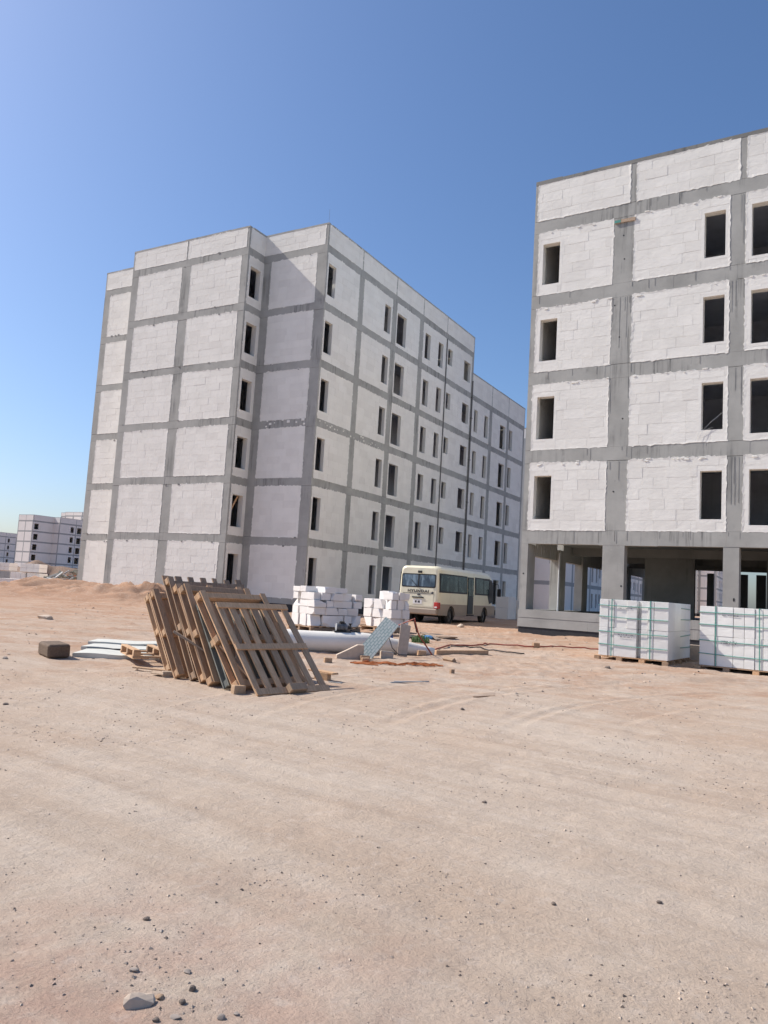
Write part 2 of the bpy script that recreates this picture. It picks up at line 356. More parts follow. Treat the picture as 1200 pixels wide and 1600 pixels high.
# ------------------------------------------------------------------ buildings
def TF(v0): return lambda a, d, z: (a, v0 + d, z)
def TR(u0): return lambda a, d, z: (u0 - d, a, z)
def TL(u0): return lambda a, d, z: (u0 + d, -a, z)
def rect_minus(rc, hole):
    a0, a1, z0, z1 = rc; h0, h1, y0, y1 = hole
    if h0 >= a1 or h1 <= a0 or y0 >= z1 or y1 <= z0: return [rc]
    out = []
    if h0 > a0: out.append((a0, h0, z0, z1))
    if h1 < a1: out.append((h1, a1, z0, z1))
    m0, m1 = max(a0, h0), min(a1, h1)
    if y0 > z0: out.append((m0, m1, z0, y0))
    if y1 < z1: out.append((m0, m1, y1, z1))
    return out
def subtract(rects, holes):
    for h in holes:
        rects = [q_ for r_ in rects for q_ in rect_minus(r_, h)]
    return rects
unit = MB()
e_ = .035
unit.add([(-.5, 0, -.5), (.5, 0, -.5), (.5, 1, -.5), (-.5, 1, -.5), (-.5, 0, .5), (.5, 0, .5), (.5, 1, .5), (-.5, 1, .5)],
         [(0, 3, 2, 1), (4, 5, 6, 7), (0, 1, 5, 4), (1, 2, 6, 5), (2, 3, 7, 6), (3, 0, 4, 7)])
unit_me = unit.mesh('block'); unit_me.materials.append(M['aac_obj'])
CH, BL = .3686, .78

def ragged(mb, T, a0, a1, z0, z1, amp=.045, ampt=.07, d=-.009, holes=()):
    """irregular smear of mortar along the border of a panel, lapping onto the frame"""
    P = []
    st = .075
    def side(ax, az, bx, bz, nx_, nz_, am):
        L = math.hypot(bx - ax, bz - az); k = max(2, int(L / st)); o = random.uniform(0, 6)
        for i in range(k):
            t = (i + random.uniform(-.3, .3)) / k if i else 0
            big = .5 + .5 * math.sin(t * L * 1.1 + o)
            off = am * (random.random() ** 3 * .8 + .3 * big) - .010
            if random.random() < .06: off += .03
            P.append(((ax + (bx - ax) * t, az + (bz - az) * t), (nx_, nz_), off))
    side(a0, z0, a1, z0, 0, -1, amp * .7); side(a1, z0, a1, z1, 1, 0, amp); side(a1, z1, a0, z1, 0, 1, ampt); side(a0, z1, a0, z0, -1, 0, amp)
    n = len(P); V = []
    for (a, z), (na, nz), off in P:
        iw = random.uniform(.02, .10)
        ia, iz = min(max(a - na * iw, a0 + .03), a1 - .03), min(max(z - nz * iw, z0 + .03), z1 - .03)
        V.append(T(ia, d + .0055, iz)); V.append(T(a + na * off, d + random.uniform(-.004, .003), z + nz * off)); V.append(T(a + na * (off + .004), .003, z + nz * (off + .004)))
    Fs = []
    for i in range(n):
        j = (i + 1) % n
        Fs.append((3 * i, 3 * i + 1, 3 * j + 1, 3 * j)); Fs.append((3 * i + 1, 3 * i + 2, 3 * j + 2, 3 * j + 1))
    mb.add(V, Fs)

def frame_mb(T, a0, a1, z0, z1, rim=.09, proud=.005, t=.012, depth=.3, sill=True):
    mb = MB()
    for rc in ((a0 - rim, a0 + t, z0 - rim, z1 + rim), (a1 - t, a1 + rim, z0 - rim, z1 + rim), (a0 + t, a1 - t, z0 - rim, z0 + t), (a0 + t, a1 - t, z1 - t, z1 + rim)):
        mb.box((rc[0], -proud, rc[2]), (rc[1], .02, rc[3]), T)
    mb.box((a0, .02, z0), (a0 + t, depth, z1), T); mb.box((a1 - t, .02, z0), (a1, depth, z1), T)
    mb.box((a0 + t, .02, z0), (a1 - t, depth, z0 + t), T); mb.box((a0 + t, .02, z1 - t), (a1 - t, depth, z1), T)
    return mb

def facade(root, T, a0, a1, cols, z6, top, par, bh=.42, openings=lambda j: [], detail=2, parcols=(), ba0=None, ba1=None,
           depth=.3, cdepth=.3, coping=.09, ground=True, wallm=None, blocks=None, cop_m=None, cdepths=None, pw=.11):
    """reinforced frame with block infill; detail 2 blocks as geometry, 0 plain panels (far away)"""
    cm = M['conc'] if detail else M['farc']; wm = wallm or (M['mortar'] if detail else M['farw'])
    ba0 = a0 if ba0 is None else ba0; ba1 = a1 if ba1 is None else ba1
    for j in range(0, top + 1):
        z = z6 + 3 * j; mb = MB()
        if detail:
            x = ba0
            while x < ba1 - 1e-6:
                x2 = min(ba1, x + random.uniform(1.1, 2.9)); x2 = ba1 if ba1 - x2 < .5 else x2
                o = random.uniform(-.006, .004); mb.box((x, o, z - bh + random.uniform(-.008, .008)), (x2 - .003, depth, z + random.uniform(-.006, .006)), T); x = x2
        else: mb.box((ba0, 0, z - bh), (ba1, depth, z), T)
        mb.build('beam', cm, root)
    edges = sorted(cols)
    for j in range(0 if ground else 1, top + 1):
        zt = z6 + 3 * j - bh; zb = z6 + 3 * (j - 1)
        for ci, (s, e) in enumerate(edges):
            o = random.uniform(-.004, .002) if detail else 0
            cdp = cdepths.get(ci, cdepth) if cdepths else cdepth
            mb = MB(); mb.box((s, o, zb + .008), (e, cdp, zt - .01), T); mb.build('column', cm, root)
        # panels
        cuts = [a0] + [x for c in edges for x in c] + [a1]
        ops = [(p_, q_, zt + bh + y0, zt + bh + y1) for p_, q_, y0, y1 in openings(j)]
        for i in range(0, len(cuts), 2):
            p0, p1 = cuts[i], cuts[i + 1]
            if p1 - p0 < .12: continue
            panel(root, T, p0, p1, zb, zt, [o for o in ops if o[0] >= p0 - .01 and o[1] <= p1 + .01], detail, wm, depth, blocks)
    # parapet
    zb = z6 + 3 * top; zt = zb + par - coping
    pc = sorted(parcols); cuts = [a0] + [x for c in pc for x in c] + [a1]
    for s, e in pc:
        mb = MB(); mb.box((s, 0, zb + .008), (e, .2, zt - .003), T); mb.build('column', cm, root)
    for i in range(0, len(cuts), 2):
        if cuts[i + 1] - cuts[i] > .1: panel(root, T, cuts[i], cuts[i + 1], zb, zt, [], detail, wm, .2, blocks)
    mb = MB()
    x = ba0
    while x < ba1 - 1e-6:
        x2 = min(ba1, x + (random.uniform(.8, 2.2) if detail else 99)); x2 = ba1 if ba1 - x2 < .4 else x2
        mb.box((x, -.008 - random.uniform(0, .006), zt), (x2, .2, zt + coping + (random.uniform(-.012, .012) if detail else 0)), T); x = x2
    mb.build('coping', cop_m or cm, root)
def panel(root, T, p0, p1, zb, zt, ops, detail, wm, depth, blocks):
    mb = MB()
    for r_ in subtract([(p0, p1, zb, zt)], ops): mb.box((r_[0] + .001, .002, r_[2] + .001), (r_[1] - .001, depth - .002, r_[3] - .001), T)
    mb.build('infill_wall', wm, root)
    for o in ops:
        frame_mb(T, *o, rim=.09 if detail else .05, depth=depth).build('window_surround', M['mortar'] if detail else M['farw'], root)
    if detail:
        g = .0042; row = 0; z = zb; off = random.random()
        big = [(o[0] - .085, o[1] + .085, o[2] - .085, o[3] + .085) for o in ops]
        while z < zt - .02:
            z2 = min(zt, z + CH); z2 = zt if zt - z2 < .07 else z2
            x = p0 - (off + .5 * (row % 2) + random.uniform(-.12, .12)) % 1.0 * BL
            while x < p1:
                x2 = x + BL * (1 if random.random() < .8 else random.uniform(.45, .8))
                q0, q1 = max(x, p0), min(x2, p1)
                if q1 - q0 > .05:
                    for r_ in subtract([(q0, q1, z, z2)], big):
                        if r_[1] - r_[0] > .04 and r_[3] - r_[2] > .04:
                            blocks.append((T, r_[0] + g, r_[1] - g, r_[2] + g, r_[3] - g, -.004 + random.uniform(-.0035, .003) * (1.6 if random.random() < .12 else .8)))
                x = x2
            z = z2; row += 1
        rb = MB(); ragged(rb, T, p0, p1, zb, zt); rb.build('mortar_edge', M['mortar'], root)

def emit_blocks(root, blocks, limit=300):
    """largest in view as single parts, the rest joined"""
    mw = root.matrix_world.copy() if root.rotation_euler.z == 0 and root.location.length == 0 else Matrix.LocRotScale(root.location, root.rotation_euler, None)
    sc = []
    for i, (T, a0, a1, z0, z1, d) in enumerate(blocks):
        c = mw @ Vector(T((a0 + a1) / 2, 0, (z0 + z1) / 2)); nrm = (mw @ Vector(T((a0 + a1) / 2, -1, (z0 + z1) / 2))) - c
        v = Vector((0, 0, 1.6)) - c; L = v.length
        px = c.x / max(c.y, .1)
        vis = 1.0 if (nrm.dot(v) > 0 and -.52 < px < .52) else 0.0
        sc.append(((a1 - a0) * (z1 - z0) * max(0, nrm.dot(v) / L) / L ** 2 * vis, i))
    sc.sort(reverse=True)
    rest = MB()
    for k, (s, i) in enumerate(sc):
        T, a0, a1, z0, z1, d = blocks[i]
        if k < limit and s > 0:
            o = bpy.data.objects.new('block', unit_me); col.objects.link(o); o.parent = root
            p = T((a0 + a1) / 2, d, (z0 + z1) / 2); dx = Vector(T(1, 0, 0)) - Vector(T(0, 0, 0))
            o.location = p; o.scale = (a1 - a0, .03 - d, z1 - z0); o.rotation_euler = (random.uniform(-.004, .004), 0, math.atan2(dx.y, dx.x) + random.uniform(-.004, .004))
        else: rest.box((a0, d, z0), (a1, .03, z1), T)
    if rest.v: rest.build('block', M['aac'], root, kind='stuff')

# openings: (a0, a1, bottom, top) measured from the top of the band above
def opA_right(j):
    L = [(.2, .92, -2.6, -.93), (6.05, 6.77, -2.58, -.95), (7.55, 8.70, -2.82, -.97), (11.22, 12.0, -2.62, -.97), (13.15, 13.9, -2.6, -.96), (14.62, 15.35, -2.06, -.95), (17.28, 18.42, -2.38, -.97)]
    if j == 0: L[2] = (7.55, 8.70, -2.98, -.93); L[0] = (.22, .94, -2.98, -.93)
    return L
def opA_wing(j):
    return [(19.42, 20.1, -2.62, -.98), (21.35, 22.1, -2.65, -.98), (24.5, 25.68, -2.86, -.98), (26.45, 27.22, -2.63, -.99)]
def building_A(label, loc, rz, detail, dz=0.0, group=None, seed=3, name='unfinished_building'):
    random.seed(seed)
    root = empty(name, (loc[0], loc[1], dz), rz, label=label, cat='building', group=group)
    B = []; z6 = 4.02; c = M['conc'] if detail else M['farc']; ci = M['conc_in']
    K = dict(z6=z6, top=5, par=1.14, detail=detail, blocks=B)
    facade(root, TF(-1.32), -12.53, -4.05, [(-12.53, -12.01), (-8.67, -7.99), (-4.47, -4.05)], parcols=[(-12.53, -12.41), (-8.41, -8.29), (-4.2, -4.05)], cdepths={2: .12}, **K)
    facade(root, TF(.22), -16.6, -12.53, [(-16.6, -16.1)], parcols=[(-16.6, -16.5)], **K)
    facade(root, TF(0), -4.05, 0, [(-4.05, -3.52), (-.6, 0)], parcols=[(-.16, 0)], cdepths={1: .12}, **K)
    facade(root, TR(-4.05), -1.2, 0, [], openings=lambda j: [(-1.06, -.22, (-2.58 if j else -2.98), -.93)], ba0=-1.02, parcols=[], **K)
    facade(root, TR(0), .12, 18.95, [(3.2, 3.72), (6.92, 7.49), (10.4, 10.96), (14.3, 14.42), (18.62, 18.95)], openings=opA_right, ba0=.3, depth=.2,
           parcols=[(3.40, 3.52), (7.25, 7.37), (10.8, 10.92), (14.3, 14.42), (18.8, 18.95)], **K)
    K.update(top=4, par=1.55)
    facade(root, TR(0), 18.95, 30.0, [(22.27, 22.85), (25.89, 26.38), (29.63, 30.0)], openings=opA_wing, depth=.2, parcols=[(22.65, 22.77), (26.15, 26.27), (29.88, 30.0)], **K)
    H5 = z6 + 15 + 1.1; H4 = z6 + 12 + 1.5; w = M['mortar'] if detail else M['farw']
    for bx in (((-16.6, .52, 1.02), (-16.3, 19.25, H5)), ((-16.6, 19.25, 1.02), (-16.3, 29.7, H4)), ((-16.6, 29.7, 1.02), (-.302, 30, H4)), ((-16.3, 18.95, z6 + 12.02), (-.302, 19.25, H5)), ((-12.53, -1.02, 1.02), (-12.23, .52, H5))):
        mb = MB(); mb.box(*bx); mb.build('rear_wall', w, root)
    for j in range(-1, 6):
        z = z6 + 3 * j; mb = MB()
        mb.box((-16.3, .55, z - .2), (-.31, 18.9 if j == 5 else 29.65, z - .004)); mb.box((-12.2, -1.0, z - .2), (-4.36, .53, z - .004)); mb.build('floor_slab', ci, root)
    mb = MB(); mb.box((-8, .6, 1.03), (-7.8, 29, z6 + 11.7)); mb.box((-16, 9.4, 1.03), (-1.2, 9.6, z6 + 14.7)); mb.box((-7.7, 3.3, 1.03), (-.35, 3.45, z6 + 14.7)); mb.box((-2.6, 9.65, 1.03), (-2.45, 29, z6 + 11.7)); mb.build('interior_wall', ci, root)
    # plinth: concrete strip and bitumen coated footing
    for k, (z0, z1, ins, mt_, nm) in enumerate(((.74, 1.02, .0, c, 'plinth'), (-.6, .74, .03, M['bit'], 'footing'))):
        mb = MB(); i = ins
        mb.box((-12.53 + i, -1.32 + i, z0), (-4.05 - i, -.9, z1)); mb.box((-16.6 + i, .22 + i, z0), (-12.53 + i, .6, z1)); mb.box((-4.05 - i, i, z0), (-i, .4, z1)); mb.box((-.4, .4, z0), (-i, 30 - i, z1)); mb.box((-4.4, -.9, z0), (-4.05 - i, i, z1))
        mb.build(nm, mt_, root)
    if detail:
        emit_blocks(root, B)
        for v_ in (18.78,):
            mb = MB(); mb.tube([(.07, v_, 1.3), (.07, v_, z6 + 12 + .9)], .055, 8)
            for zz in np.arange(2.2, 17, 1.5): mb.box((0, v_ - .08, zz), (.14, v_ + .08, zz + .05))
            mb.build('drain_pipe', M['drain'], root)
        mb = MB(); mb.tube([(.05, 14.36, 1.3), (.05, 14.36, z6 + 14.6)], .035, 8); mb.build('drain_pipe', M['drain'], root)
        mb = MB(); mb.tube([(-.1, .1, z6 + 16.1), (-.1, .1, z6 + 16.9)], .006, 5); mb.build('lightning_rod', M['conc_dark'], root)
        mb = MB(); mb.add([(-4.3, -1.0, 5.05), (-4.3, -.92, 5.0), (-4.3, -.3, 6.05), (-4.3, -.38, 6.1), (-4.34, -1.0, 5.05), (-4.34, -.92, 5.0), (-4.34, -.3, 6.05), (-4.34, -.38, 6.1)], [(0, 1, 2, 3), (7, 6, 5, 4), (0, 4, 5, 1), (1, 5, 6, 2), (2, 6, 7, 3), (3, 7, 4, 0)])
        mb.build('prop_board', M['wood'], root)
        # little pale patches and holes left on the bands
        mb = MB()
        for k in range(26):
            a = random.uniform(.3, 6.5); z = z6 + 6 - random.uniform(.02, .4); s = random.uniform(.03, .09)
            mb.cbox((-.001, a, z), (.012, a + s * 1.3, z + s), .004)
        for k in range(9):
            a = random.uniform(-3.3, -.7); z = z6 + 6 - random.uniform(.05, .38); s = random.uniform(.05, .14)
            mb.cbox((a, -.012, z), (a + s * 1.4, .002, z + s), .005)
        mb.build('mortar_splash', M['mortar'], root, kind='stuff')
        mb = MB()
        for k in range(46):
            a = random.uniform(-16.4, -.6); j = random.randint(0, 5); v0 = -1.32 if -12.5 < a < -4.1 else (.22 if a < -12.5 else 0)
            z = z6 + 3 * j - random.choice([.42, .0]) + random.uniform(-.04, .03); s = random.uniform(.03, .08)
            mb.box((a, v0 - .02, z - s / 2), (a + s * 1.6, v0 + .01, z + s / 2))
        mb.build('formwork_stub', M['conc_dark'], root, kind='stuff')
    return root

bA = building_A('six storey unfinished block walled building with stepped front, long shaded side behind the bus', (-3.6558, 38.0545), -.5221, 2)

# right hand building --------------------------------------------------------
def building_B():
    random.seed(21)
    root = empty('unfinished_building', (5.1818, 28.9796, 0), -.56301, label='unfinished building at the right edge with open concrete columns on its ground floor', cat='building')
    Bk = []; z6 = 4.21; bh = .5; W = 16.0; D = 18.6
    ops = lambda j: [(.38, 1.07, -2.6, -.96), (6.2, 6.9, -2.6, -.96), (7.69, 8.95, -2.79, -.95), (12.1, 13.3, -2.6, -.96)]
    K = dict(z6=z6, top=4, par=1.63, bh=bh, detail=2, blocks=Bk, ground=False, coping=.14)
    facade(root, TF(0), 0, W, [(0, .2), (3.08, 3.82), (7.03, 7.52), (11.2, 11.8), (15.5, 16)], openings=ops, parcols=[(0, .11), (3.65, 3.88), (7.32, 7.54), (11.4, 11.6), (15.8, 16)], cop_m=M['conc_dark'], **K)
    ci = M['conc_in']
    w = M['mortar']
    for bx in (((0, .302, z6 + .01), (.25, D - .3, z6 + 13.6)), ((0, D - .3, z6 + .01), (W, D, z6 + 13.6)), ((W - .3, .302, z6 + .01), (W, D - .302, z6 + 13.6))):
        mb = MB(); mb.box(*bx); mb.build('rear_wall', w, root)
    for j in range(0, 5):
        z = z6 + 3 * j; mb = MB(); mb.box((.26, .31, z - .22), (W - .31, D - .31, z - .004)); mb.build('floor_slab', M['conc'] if j == 0 else ci, root)
    mb = MB()
    for bx in (((.3, 5.2, z6), (9.4, 5.35, z6 + 11.8)), ((3.4, .32, z6), (3.55, 5.19, z6 + 11.8)), ((9.4, .4, z6), (9.55, 9, z6 + 11.8))): mb.box(*bx)
    mb.build('interior_wall', ci, root)
    # ground floor: columns, wall beams, floor, plinth
    zc0, zc1 = 1.3, z6 - bh
    for (u0, u1, v0, v1) in ((0, .26, 0, .75), (3.03, 3.79, 0, .4), (6.96, 7.44, 0, .42), (11.2, 11.8, 0, .4), (15.5, 16, 0, .4),
                             (0, .4, 3.12, 3.85), (0, .35, 6.2, 6.95), (0, .35, 10.6, 11.2), (0, .35, 13.6, 14.3), (0, .35, 18.1, 18.6),
                             (3.9, 4.4, 9.0, 9.4), (7.6, 8.1, 6.2, 6.6), (7.6, 8.1, 12.2, 12.6), (11.6, 12.1, 6.2, 6.6), (3.0, 3.4, 13.8, 14.2)):
        mb = MB(); mb.box((u0, v0, zc0 - .001), (u1, v1, zc1 - .002)); mb.build('column', M['conc'], root)
    for (v0, v1) in ((.76, 3.11), (3.86, 6.19), (6.96, 10.59), (11.21, 13.59), (14.31, 18.09)):
        mb = MB(); mb.box((.02, v0, z6 - .92), (.28, v1, z6 - .222)); mb.build('beam', M['conc'], root)
    for (a, b2) in ((4.9, 5.1), (9.5, 9.7), (13.9, 14.1)):
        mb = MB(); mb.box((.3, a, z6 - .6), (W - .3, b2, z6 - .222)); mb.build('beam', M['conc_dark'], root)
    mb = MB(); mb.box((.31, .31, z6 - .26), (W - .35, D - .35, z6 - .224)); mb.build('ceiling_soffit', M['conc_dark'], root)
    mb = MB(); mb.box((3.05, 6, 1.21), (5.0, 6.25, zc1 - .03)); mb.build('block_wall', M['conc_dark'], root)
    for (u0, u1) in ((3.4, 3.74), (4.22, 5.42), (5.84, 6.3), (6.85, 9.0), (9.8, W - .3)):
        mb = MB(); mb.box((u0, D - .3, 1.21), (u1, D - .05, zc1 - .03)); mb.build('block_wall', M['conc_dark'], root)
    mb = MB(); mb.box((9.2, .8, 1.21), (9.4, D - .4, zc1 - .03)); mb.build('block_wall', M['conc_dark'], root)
    mb = MB(); mb.box((.3, .3, 1.0), (W - .3, D - .3, 1.2)); mb.build('floor_slab', M['conc'], root)
    for z0, z1, o in ((1.0, 1.3, 0.0), (.66, .997, .008)):
        mb = MB(); x = -.03
        while x < W:
            x2 = min(W, x + random.uniform(2.2, 3.4)); mb.box((x, -.03 + o, z0), (x2 - .004, .32, z1 + random.uniform(-.008, .008))); x = x2
        mb.box((-.03 + o, .322, z0), (.3, D, z1)); mb.build('plinth', M['conc'], root)
    mb = MB(); mb.box((.0, .0, -.3), (W, .3, .66)); mb.box((0, .3, -.3), (.3, D, .66)); mb.build('footing', M['bit'], root)
    mb = MB()
    for k in range(34):
        j = random.randint(0, 4); z = z6 + 3 * j - bh; a = random.uniform(.3, 8.6); h = random.uniform(.12, .45)
        mb.box((a, -.010, z + bh - h), (a + random.uniform(.004, .012), -.004, z + bh - .01))
    for a0_, a1_ in ((7.05, 7.5), (3.1, 3.8)):
        for k in range(12):
            j = random.randint(1, 4); a = random.uniform(a0_ + .03, a1_ - .03); zt = z6 + 3 * j - bh - .03; L_ = random.uniform(.2, 1.9)
            mb.box((a, -.010, zt - L_), (a + random.uniform(.003, .010), -.004, zt))
    mb.build('drip_ridge', M['conc_dark'], root, kind='stuff')
    mb = MB()
    for k in range(70):
        j = random.randint(1, 4); a = random.uniform(.25, 8.8)
        if 3.0 < a < 3.9 or 6.9 < a < 7.6: continue
        z = z6 + 3 * j - bh + random.uniform(-.10, .015); s_ = random.uniform(.02, .07)
        mb.cbox((a, -.024, z), (a + s_ * random.uniform(1, 3), -.004, z + s_ * .7), .006)
    mb.build('mortar_lump', M['mortar'], root, kind='stuff')
    # pipe, hanging bars and green tie on the facade
    mb = MB(); mb.tube([(.42, 3.0, 1.25), (.42, 3.0, 3.6)], .035, 8); mb.build('pipe', M['pipe'], root)
    mb = MB()
    for k in range(5):
        a = .45 + .13 * k; mb.tube([(a, .5, 3.72), (a + random.uniform(-.05, .05), .5, 3.72 - random.uniform(.25, .75))], .008, 4)
    mb.build('rebar', M['drain'], root)
    mb = MB(); mb.box((3.12, -.05, z6 + 11.28), (3.86, -.0, z6 + 11.40)); mb.build('formwork_board', M['wood_g'], root)
    mb = MB(); mb.box((3.11, -.056, z6 + 11.29), (3.34, -.052, z6 + 11.39)); mb.build('green_tie', M['strap'], root)
    mb = MB()
    for (u, z) in ((3.45, 15.0), (3.5, 14.1), (3.4, 11.2), (3.6, 8.2), (3.35, 5.6), (3.71, 2.3), (7.3, 2.0), (7.3, 2.05), (.12, 2.6), (3.2, 12.4)):
        mb.tube([(u, -.006, z), (u, .0, z)], .03, 8)
    mb.build('tie_hole', M['black'], root, kind='stuff')
    mb = MB(); mb.tube([(6.85, .1, 8.2), (6.5, -.04, 7.85), (6.3, -.05, 7.62), (6.15, -.06, 7.3)], .004, 5); mb.tube([(6.6, -.03, 7.7), (6.15, -.05, 7.55), (6.05, -.06, 7.25)], .0035, 5); mb.build('loose_wire', M['pipe'], root)
    emit_blocks(root, Bk)
    return root
bB = building_B()

# distant buildings ----------------------------------------------------------
far0 = building_A('unfinished block building seen between the ground floor columns of the right building', (18.9, 81.0), -.5221, 0, -.2, seed=5)
bpy.context.view_layer.update()
kids = {}
for o in bpy.data.objects:
    if o.parent: kids.setdefault(o.parent.name, []).append(o)
for (x, y, rz, dz, lab) in ((36.5, 122, -.48, -.1, 'farther pale building glimpsed just left of the dark inner wall'),
                            (80, 186, -.50, .3, 'small distant building glimpsed through the narrow opening right of the dark inner wall'),
                            (93, 140, -.56, 0, 'distant pale building glimpsed through the rightmost gap of the open ground floor'),
                            (-96, 258, -.5221, 2.0, 'tallest distant building on the left, only its pale top showing over the stepped one')):
    c = copy_tree(far0); c.location = (x, y, dz); c.rotation_euler.z = rz; c['label'] = lab

def building_F(label, loc, rz, seed=9, dz=.3):
    random.seed(seed)
    root = empty('unfinished_building', (loc[0], loc[1], dz), rz, label=label, cat='building')
    K = dict(z6=4.0, top=4, par=1.6, bh=.42, detail=0, blocks=None)
    facade(root, TF(-7), -9.4, -2.7, [(-9.4, -9.1), (-6.2, -5.9), (-3.0, -2.7)], parcols=[(-9.4, -9.25), (-6.1, -5.95), (-2.85, -2.7)], cdepths={2: .12}, **K)
    facade(root, TR(-2.7), -6.88, 0, [], openings=lambda j: [(-6.5, -5.0, -2.6, -.9)], ba0=-6.7, **K)
    facade(root, TF(0), -2.7, 0, [(-.3, 0)], parcols=[(-.15, 0)], cdepths={0: .12}, **K)
    facade(root, TR(0), .12, 40, [(5.6, 5.95), (10.6, 10.95), (15.3, 15.6), (20.3, 20.6), (26, 26.4), (33, 33.4)], ba0=.3,
           openings=lambda j: [(3.9, 5.1, -2.6, -.9), (6.2, 7.8, -2.8, -.95), (11.4, 12.5, -2.6, -.9), (16.5, 17.5, -2.6, -.9), (21.5, 23, -2.6, -.9), (28, 29, -2.6, -.9), (34, 35.4, -2.6, -.9)],
           parcols=[(5.7, 5.85), (10.7, 10.85), (15.4, 15.55), (26, 26.2)], **K)
    H4 = 4.0 + 12 + 1.5
    for bx in (((-9.4, -6.7, 1.0), (-9.1, 40, H4)), ((-9.1, 39.7, 1.0), (-.302, 40, H4))):
        mb = MB(); mb.box(*bx); mb.build('rear_wall', M['farw'], root)
    for j in range(-1, 5):
        z = 4.0 + 3 * j; mb = MB(); mb.box((-9.0, .4, z - .2), (-.31, 39.6, z - .004)); mb.box((-9, -6.6, z - .2), (-3.1, .4, z - .004)); mb.build('floor_slab', M['conc_in'], root)
    mb = MB(); mb.box((-9.3, -6.9, -1), (-2.8, .3, 1.0)); mb.box((-9.3, .3, -1), (-.1, 39.9, 1.0)); mb.build('footing', M['bit'], root)
    return root
fF = building_F('distant stepped building behind the left dirt mounds, bright front and shaded windowed side', (-95.1, 229.7), -.5221)
bpy.context.view_layer.update()
kids = {}
for o in bpy.data.objects:
    if o.parent: kids.setdefault(o.parent.name, []).append(o)
c = copy_tree(fF); c.location = (-171, 326, 0); c['label'] = 'farthest low building cut by the left edge, shaded windowed side'
kids = None

# ------------------------------------------------------------------ pallets
def board(mb, a, b, j=.003): mb.box(a, b, jit=j)
def pallet(label, M4, wm, W=1.28, L=1.62, skids=True, blocks=True, bearers=False, missing=(), group='wooden pallets in the leaning pile', nb=7, extra=None, over=0.):
    root = empty('wooden_pallet', mat=M4, label=label, cat='pallet', group=group)
    bw = .1
    xs = [i * (W - bw) / (nb - 1) for i in range(nb)]
    for i, x in enumerate(xs):
        if ('d', i) in missing: continue
        mb = MB(); o = random.uniform(-.015, .015); mb.box((x, o, -.022), (x + bw + random.uniform(-.01, .02), L + o + over, 0), jit=.004); mb.build('deck_board', wm, root)
    for y in (0, L / 2 - .05, L - .1):
        mb = MB(); mb.box((-.01, y, .001), (W + .01 + random.uniform(0, .02), y + .1, .024), jit=.003); mb.build('cross_board', wm, root)
    if bearers:
        for y in (0, L / 2 - .05, L - .1):
            if ('b', y > L / 3) in missing: continue
            mb = MB(); mb.cbox((-.02, y, .026), (W + .03, y + .1, .115), .006); mb.build('bearer', wm, root)
    elif blocks:
        for iy, y in enumerate((0, L / 2 - .05, L - .1)):
            for ix, x in enumerate((0, W / 2 - .06, W - .12)):
                if ('k', ix, iy) in missing: continue
                mb = MB(); mb.cbox((x, y, .026), (x + .12, y + .1, .105), .005); mb.build('block', M['wood_l'] if random.random() < .3 else wm, root)
    if skids:
        for ix, x in enumerate((0.005, W / 2 - .05, W - .105)):
            if ('s', ix) in missing: continue
            mb = MB(); z = .117 if bearers else .107; mb.box((x, -.01, z), (x + .1, L + .01, z + .022), jit=.004); mb.build('skid_board', wm, root)
    if extra: extra(root)
    return root
AN = .805
e1 = Vector((math.cos(AN), math.sin(AN), 0)); nb_ = Vector((-math.sin(AN), math.cos(AN), 0))
def lean(px, py, phi, rot=0.0, side=1, dz=0.0, off=0.0, tw=0.0):
    """frame whose X is the width along the ground, Y up the slope, Z out towards the camera"""
    a = AN + rot; e = Vector((math.cos(a), math.sin(a), math.sin(tw))).normalized(); nn = Vector((-math.sin(a), math.cos(a), 0))
    up = nn * math.cos(phi) + Vector((0, 0, math.sin(phi))); z = e.cross(up).normalized(); up = z.cross(e).normalized()
    mm = Matrix.Identity(4); p = Vector((px, py, hz(px, py) + .01 + dz))
    for i in range(3): mm[i][0], mm[i][1], mm[i][2], mm[i][3] = e[i], up[i], z[i], p[i]
    return mm
random.seed(4)
pallet('front pallet of the leaning pile, seven long slats behind three cross boards, sunlit left edge', lean(-1.56, 10.78, .80), M['wood'], skids=False, blocks=False, W=1.30, L=1.66,
       extra=lambda r: (lambda mb: (mb.cbox((.52, -.02, .026), (.82, .10, .12), .006), mb.build('block', M['wood_l'], r)))(MB()))
pallet('brown pallet second from the front, its thick top bearer sticking out to the left', lean(-1.92, 11.02, .88, .09, dz=.0), M['wood'], bearers=True, W=1.30, missing=(('s', 1),))
pallet('greenish grey weathered pallet with gaps in the middle of the leaning pile', lean(-2.10, 11.22, .90, -.06, tw=.03), M['wood_t'], W=1.2, L=1.45, missing=(('d', 2), ('s', 1)))
pallet('pallet with a long top bearer behind the greenish one', lean(-2.36, 11.40, .95, .05, tw=-.02), M['wood'], bearers=True, W=1.28, L=1.66, missing=(('s', 1),))
pallet('upright brown pallet with block spacers, fifth from the front of the leaning pile', lean(-2.52, 11.56, .93), M['wood'], W=1.25, L=1.66)
pallet('tallest pallet of the leaning pile, its slat ends showing along the top', lean(-2.70, 11.74, .99, .04), M['wood_d'], W=1.55, L=1.72, over=.10, missing=(('s', 1), ('s', 2), ('k', 1, 2), ('k', 2, 2)))
pallet('brown pallet at the rear left of the leaning pile, with wide skid boards', lean(-2.97, 11.86, .90, -.05, tw=.03), M['wood'], W=1.25, L=1.55)
pallet('pale rearmost pallet of the leaning pile, tilted lowest with sunlit slats', lean(-3.22, 12.30, .80, -.12), M['wood_l'], W=1.15, L=1.55, missing=(('d', 3), ('s', 1)))
